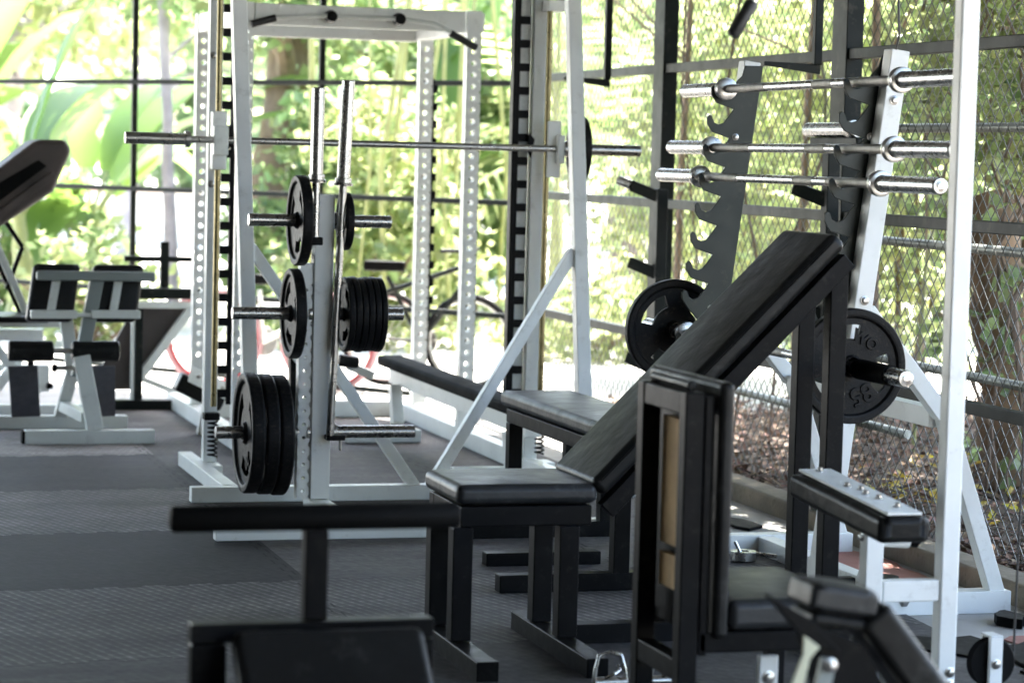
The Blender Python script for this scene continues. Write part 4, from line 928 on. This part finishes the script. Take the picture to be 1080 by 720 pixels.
def blade(g, base, dirv, L, w, droop, segs=9, fold=.25, seed=0, tear=0):
    """a long leaf blade with a folded midrib"""
    r = random.Random(seed); p = V(base); d = V(dirv).normalized(); pts = [(p.copy(), d.copy())]
    for i in range(segs): p = p+d*(L/segs); d = (d+V((0, 0, -droop/segs))).normalized(); pts.append((p.copy(), d.copy()))
    vs = []; fs = []
    for i, (p, d) in enumerate(pts):
        t = i/segs; ww = w*math.sin(math.pi*min(1, (t*.94+.06)))**.6*(1 if t < .6 else 1-.55*(t-.6)/.4)
        if t > .98: ww *= .15
        if tear and r.random() < tear: ww *= .7
        s = d.cross(V((0, 0, 1))); s = s.normalized() if s.length > .05 else V((1, 0, 0)); n_ = s.cross(d).normalized()
        vs += [p-s*ww+n_*ww*fold, p, p+s*ww+n_*ww*fold]
    for i in range(segs): o = i*3; fs += [(o, o+1, o+4, o+3), (o+1, o+2, o+5, o+4)]
    g.add(vs, fs, True)
def banana(az, dist, h, n, L, w, label, seed=0, lm='banana', group='banana plants behind the gym', z0=0):
    x, y = rel(az, dist); r = random.Random(seed); T = Thing('banana_plant', label, 'banana plant', (x, y, -.03), group)
    T.part('stem', trunk_g([(x, y, -.05), (x+.03, y, h*.5), (x, y, h)], [.09, .07, .045], 10, seed), 'bamboo', 0)
    gs = bag()
    for i in range(n):
        q = r.uniform(0, 6.28); el = r.uniform(.2, 1.3); d = V((math.cos(q)*math.cos(el), math.sin(q)*math.cos(el), math.sin(el)))
        b = V((x, y, h*r.uniform(.75, 1.0))); e = b+d*L*.25; gs.path([b, e], [.02, .012], 6)
        gb = bag(); blade(gb, e, d, L*r.uniform(.75, 1.15), w*r.uniform(.8, 1.2), r.uniform(.7, 1.7), 10, .25, seed*7+i, .15); T.part('leaf_blade', gb, lm, 0)
    T.part('leaf_stalks', gs, 'bamboo', 0)
    return T
def palm(az, dist, h, n, L, label, seed=0, lm='leafy'):
    x, y = rel(az, dist); r = random.Random(seed); T = Thing('palm', label, 'palm', (x, y, -.03), 'palms behind the gym')
    T.part('trunk', trunk_g([(x, y, -.05), (x+.04, y, h*.5), (x, y, h)], [.08, .06, .05], 10, seed), 'bark', 0)
    for i in range(n):
        q = 2*math.pi*i/n+r.uniform(-.3, .3); el = r.uniform(.2, 1.2); d = V((math.cos(q)*math.cos(el), math.sin(q)*math.cos(el), math.sin(el))); p = V((x, y, h)); g = bag(); spine = [p.copy()]
        for k in range(18):
            p = p+d*(L/18); d = (d+V((0, 0, -.085))).normalized(); spine.append(p.copy())
            if k > 2:
                s = d.cross(V((0, 0, 1))).normalized(); ll = L*.30*math.sin(math.pi*(k/19))**.7
                for sg in (-1, 1):
                    dd = (s*sg*.9+d*.6+V((0, 0, -.35))).normalized(); w = d*.014
                    g.add([p-w, p+dd*ll*.5+V((0, 0, .03))-w*1.2, p+dd*ll, p+dd*ll*.5+V((0, 0, .03))+w*1.2, p+w], [(0, 1, 2), (0, 2, 3), (0, 3, 4)])
        g.path(spine, .007, 4); T.part('frond', g, lm, 0)
    return T

# --- left part (azimuth 5..9 deg): bright banana and broad leaves with white gaps
banana(5.3, 19.5, 1.0, 9, 1.5, .24, 'large banana plant at the far left behind the press machine', 11)
banana(6.9, 21.5, .9, 9, 1.6, .22, 'banana plant just left of the white gap', 12)
banana(4.2, 24, 1.6, 8, 1.7, .25, 'banana plant at the left edge, farther back', 13)
shrub(5.2, 20.5, [(0, 0, .55, .9, .5, .6, 1400)], 'low leafy shrub at the left edge under the banana leaves', 'leaf', .12, 14)
shrub(6.8, 18.3, [(0, 0, .35, .45, .3, .38, 500)], 'small drooping shrub beside the grey-white machine', 'leafy', .13, 15, asp=.3)
tree(4.6, 26, 4.2, .12, [(.4, 0, 2.75, 1.7, 1.2, .75, 2200), (-.6, 0, 3.3, 1.4, 1, .7, 1300)], 'broad leaf tree over the far left, with thin pink branches', 'palebark', 'leafy', .16, 21, (.6, 0))
tree(8.75, 20, 4.4, .045, [(.3, .2, 2.9, 1.5, 1.0, .55, 1300)], 'slim pale trunk standing just left of the white machine', 'palebark', 'leaf', .14, 22, (-.25, 0), 5)
tree(7.6, 30, 4.8, .10, [(0, 0, 3.3, 1.9, 1.2, .8, 1800)], 'distant tree with a light crown above the white gap', 'palebark', 'leafd', .17, 23, (.4, 0), 5)
# --- behind the cage (9..16 deg)
tree(10.9, 21.5, 4.2, .20, [(.2, 0, 2.9, 1.5, 1.0, .7, 2200), (.9, .4, 2.2, .7, .6, .5, 700)], 'thick brown trunk behind the plate tree', 'bark', 'leaf', .12, 24, (.25, 0), 5)
shrub(11.7, 20, [(0, 0, .7, .65, .4, .7, 1300), (.3, 0, 1.5, .6, .4, .55, 900)], 'leafy shrub right of the thick brown trunk', 'leaf', .11, 25)
banana(13.0, 22.5, 1.1, 10, 1.7, .24, 'banana plant behind the middle of the cage', 26)
shrub(13.3, 18.6, [(0, 0, .6, .8, .4, .55, 1500), (.1, .2, 1.4, .6, .4, .5, 900)], 'yellow-green shrub behind the two right cage posts', 'leafy', .10, 27)
banana(14.6, 20.5, 1.5, 9, 1.5, .24, 'banana plant between the cage and the corner post', 28)
shrub(15.2, 21.5, [(0, 0, 1.0, .7, .5, .9, 1900), (.2, 0, 2.2, .7, .5, .6, 1100)], 'tall shrub left of the corner post', 'leaf', .12, 29)
tree(12.4, 31, 5.5, .16, [(0, 0, 3.3, 2.6, 1.5, 1.1, 3600), (1.6, 0, 2.4, 1.4, 1, .8, 1500)], 'far tree filling the gap above the cage', 'bark', 'leafd', .2, 30, (.2, 0))
# --- between corner post and middle wall post (17..20 deg)
palm(17.6, 20.5, 1.3, 13, 2.0, 'young palm right of the corner post', 31)
palm(19.6, 23.5, 1.9, 13, 2.2, 'taller palm before the middle wall post', 32, 'leaf')
shrub(18.2, 17.8, [(0, 0, .30, .6, .4, .30, 1100)], 'pale low shrub on the bright ground behind the right machine leg', 'leafy', .10, 33, asp=.3)
banana(17.2, 25, 1.2, 9, 1.8, .26, 'banana plant behind the young palm', 34)
tree(18.8, 30, 5.5, .16, [(0, 0, 3.2, 2.2, 1.5, 1.3, 3200)], 'far light green tree over the palms', 'bark', 'leafy', .2, 35)
# --- right part beyond the fence: dense fine yellow-green leaves, vines and thin stems
shrub(21.0, 16.8, [(0, 0, 1.1, .9, .6, .8, 3000), (.2, 0, 2.1, 1.0, .6, .6, 2200)], 'fine leaved bush beyond the fence left of the saw-tooth holder', 'leafy', .075, 41)
shrub(23.2, 15.6, [(0, 0, 1.2, .8, .6, .9, 3000), (0, .2, 2.2, .8, .6, .6, 2200)], 'dense vine-covered bush beyond the fence behind the barbells', 'leafy', .07, 42, stems=5)
shrub(25.2, 14.6, [(0, 0, 1.25, .7, .5, .85, 2600), (0, 0, 2.2, .7, .5, .5, 1900)], 'dense bush beyond the fence behind the leaning rack post', 'leafy', .07, 43, stems=5)
shrub(27.4, 13.8, [(0, 0, 1.5, .7, .5, .7, 2300), (0, 0, 2.2, .7, .5, .5, 1500)], 'dense bush beyond the fence behind the tall white mast', 'leaf', .07, 44, stems=5)
shrub(22.0, 22, [(0, 0, 1.2, 1.5, .8, 1.1, 2600), (0, 0, 2.6, 1.5, .8, .8, 1800)], 'tall background bush filling the view beyond the fence', 'leafy', .12, 45)
shrub(25.8, 21, [(0, 0, 1.2, 1.5, .8, 1.1, 2600), (0, 0, 2.6, 1.5, .8, .8, 1800)], 'tall background bush right of the other far one', 'leaf', .12, 46)
tree(27.9, 10.9, 1.25, .15, [(.0, .1, 1.75, .6, .5, .5, 2000), (.1, .1, 2.4, .7, .5, .5, 1800)], 'thick low brown trunk with vines beyond the fence at the right edge', 'warmbark', 'leafy', .06, 47, (-.22, .1), 0)
tree(26.9, 11.8, 4.0, .045, [(0, 0, 2.9, .6, .5, .4, 500)], 'crooked thin trunk left of the thick vine-covered one', 'bark', 'leafy', .08, 48, (.35, 0), 4)
tree(24.4, 13.2, 4.0, .022, [(0, 0, 2.9, .6, .5, .4, 500)], 'slender stem beyond the fence right of the rack post', 'bark', 'leafy', .08, 49, (-.12, 0), 4)
tree(22.6, 14.4, 4.0, .022, [(0, 0, 2.9, .6, .5, .4, 500)], 'slender stem beyond the fence between the two rack posts', 'bark', 'leafy', .08, 50, (.1, 0), 4)
tree(19.9, 15.8, 4.0, .022, [(0, 0, 2.9, .6, .5, .4, 500)], 'slender stem beyond the fence beside the middle wall post', 'bark', 'leafy', .08, 51, (.1, 0), 4)
tree(35.5, 13.2, 4.2, .2, [(0, 0, 4.4, 3.4, 3.2, 1.0, 13000), (-1.0, -3.2, 4.6, 2.8, 2.8, .9, 8000)], 'broad unseen tree on the right, its crown added to shade the soil bank', 'bark', 'leaf', .15, 52)  # tree added out of view so its crown shades the litter
x, y = rel(14.2, 18.2); T = Thing('bamboo_clump', 'clump of straight pale canes behind the right cage posts and the dark bicycle', 'bamboo', (x, y, -.03), 'cane clumps'); r = random.Random(91)
for k in range(15):
    a_ = V((x+r.uniform(-1.0, 1.3), y+r.uniform(-.3, .6), -.05)); T.part('cane', bag().path([a_, a_+V((r.gauss(0, .05), 0, 1.3)), a_+V((r.gauss(0, .12), 0, 3.0))], r.uniform(.010, .024), 7), 'bamboo', 0)
x, y = rel(22.5, 12.8); T = Thing('bamboo_clump', 'thin brown and yellow stems standing close beyond the fence', 'bamboo', (x, y, -.03), 'cane clumps')
for k in range(9):
    a_ = V((x+r.uniform(-.9, 1.3), y+r.uniform(-1.2, .8), -.02)); T.part('cane', bag().path([a_, a_+V((r.gauss(0, .06), r.gauss(0, .05), .9)), a_+V((r.gauss(0, .10), r.gauss(0, .1), 1.7)), a_+V((r.gauss(0, .16), 0, 3.0))], r.uniform(.005, .010), 6), r.choice(['bamboo', 'bark', 'bark']), 0)
# vines wrapped round the thick trunk
def vine(az, dist, z0, z1, n, label, seed):
    x, y = rel(az, dist); T = Thing('climbing_vine', label, 'vine', (x, y, 0), 'climbing vines'); r = random.Random(seed)
    gs = bag()
    for k in range(9):
        q0 = r.uniform(0, 6.28); pts = []
        for i in range(14):
            t = i/13; pts.append((x+.24*math.cos(q0+t*r.uniform(1, 2)) + r.gauss(0, .03)-.2*t, y-.1+.24*math.sin(q0+t*2)+r.gauss(0, .03), z0-.05+(z1-z0)*t))
        gs.path(pts, r.uniform(.004, .009), 6)
    T.part('stems', gs, 'bark', 0); g = bag(); leaves(g, (x-.1, y-.2, (z0+z1)/2), (.34, .3, (z1-z0)/2), n, .075, seed); T.part('foliage', g, 'leaf', 0)
vine(28.0, 10.8, 0, 2.4, 420, 'leafy vine climbing the thick trunk at the right edge', 61)
shrub(28.4, 10.2, [(0, 0, 1.70, .45, .35, .40, 900), (0, .1, 2.3, .6, .4, .35, 900)], 'leafy tangle hanging before the upper part of the thick trunk', 'leafy', .05, 53, stems=3)
vine(26.9, 11.7, 0, 2.4, 260, 'leafy vine on the crooked thin trunk', 62)
# low undergrowth at the edge of the paving and beyond
def cover(n, size, seed, f): 
    r = random.Random(seed); g = bag()
    for _ in range(n):
        x, y, z = f(r); leaves(g, (x, y, z), (.10, .10, .07), 7, size, r.randrange(10**6), clump=7, asp=.35)
    return g
stuff('ground_cover', cover(900, .07, 71, lambda r: (lambda az, d_: (*rel(az, d_), .06))(r.uniform(10, 29), r.uniform(17.5, 24))), 'leafy', 'low green ground cover at the far edge of the paving', 'ground cover')
# far wood closing the view
g = bag(); r = random.Random(81)
for i in range(26):
    az = 1+i*1.35; x, y = rel(az, 42+r.uniform(-3, 5)); leaves(g, (x, y, r.uniform(1.2, 4.6)), (2.6, 1.6, r.uniform(1.2, 2.2)), 520, .34, 900+i)
for i in range(18):
    x, y = rel(2+i*1.8+r.uniform(-.5, .5), 41+r.uniform(-3, 3)); g.path([(x, y, -.05), (x+.1, y, 3), (x, y, 6)], [.16, .13, .1], 7)
stuff('far_wood', g, 'leafd', 'far off green wood closing the view behind everything', 'wood')
# small pale house glimpsed at the left
x, y = rel(8.1, 36)
T = Thing('garden_wall', 'low pale wall with a brown coping glimpsed far behind the left grid', 'wall', (x, y, -.03))
T.part('wall', bag().box((x-2.2, y, -.03), (x+1.2, y+.15, .75)), 'house', .01)
T.part('coping', bag().box((x-2.25, y-.04, .752), (x+1.25, y+.19, .80)), 'redbrown', .005)
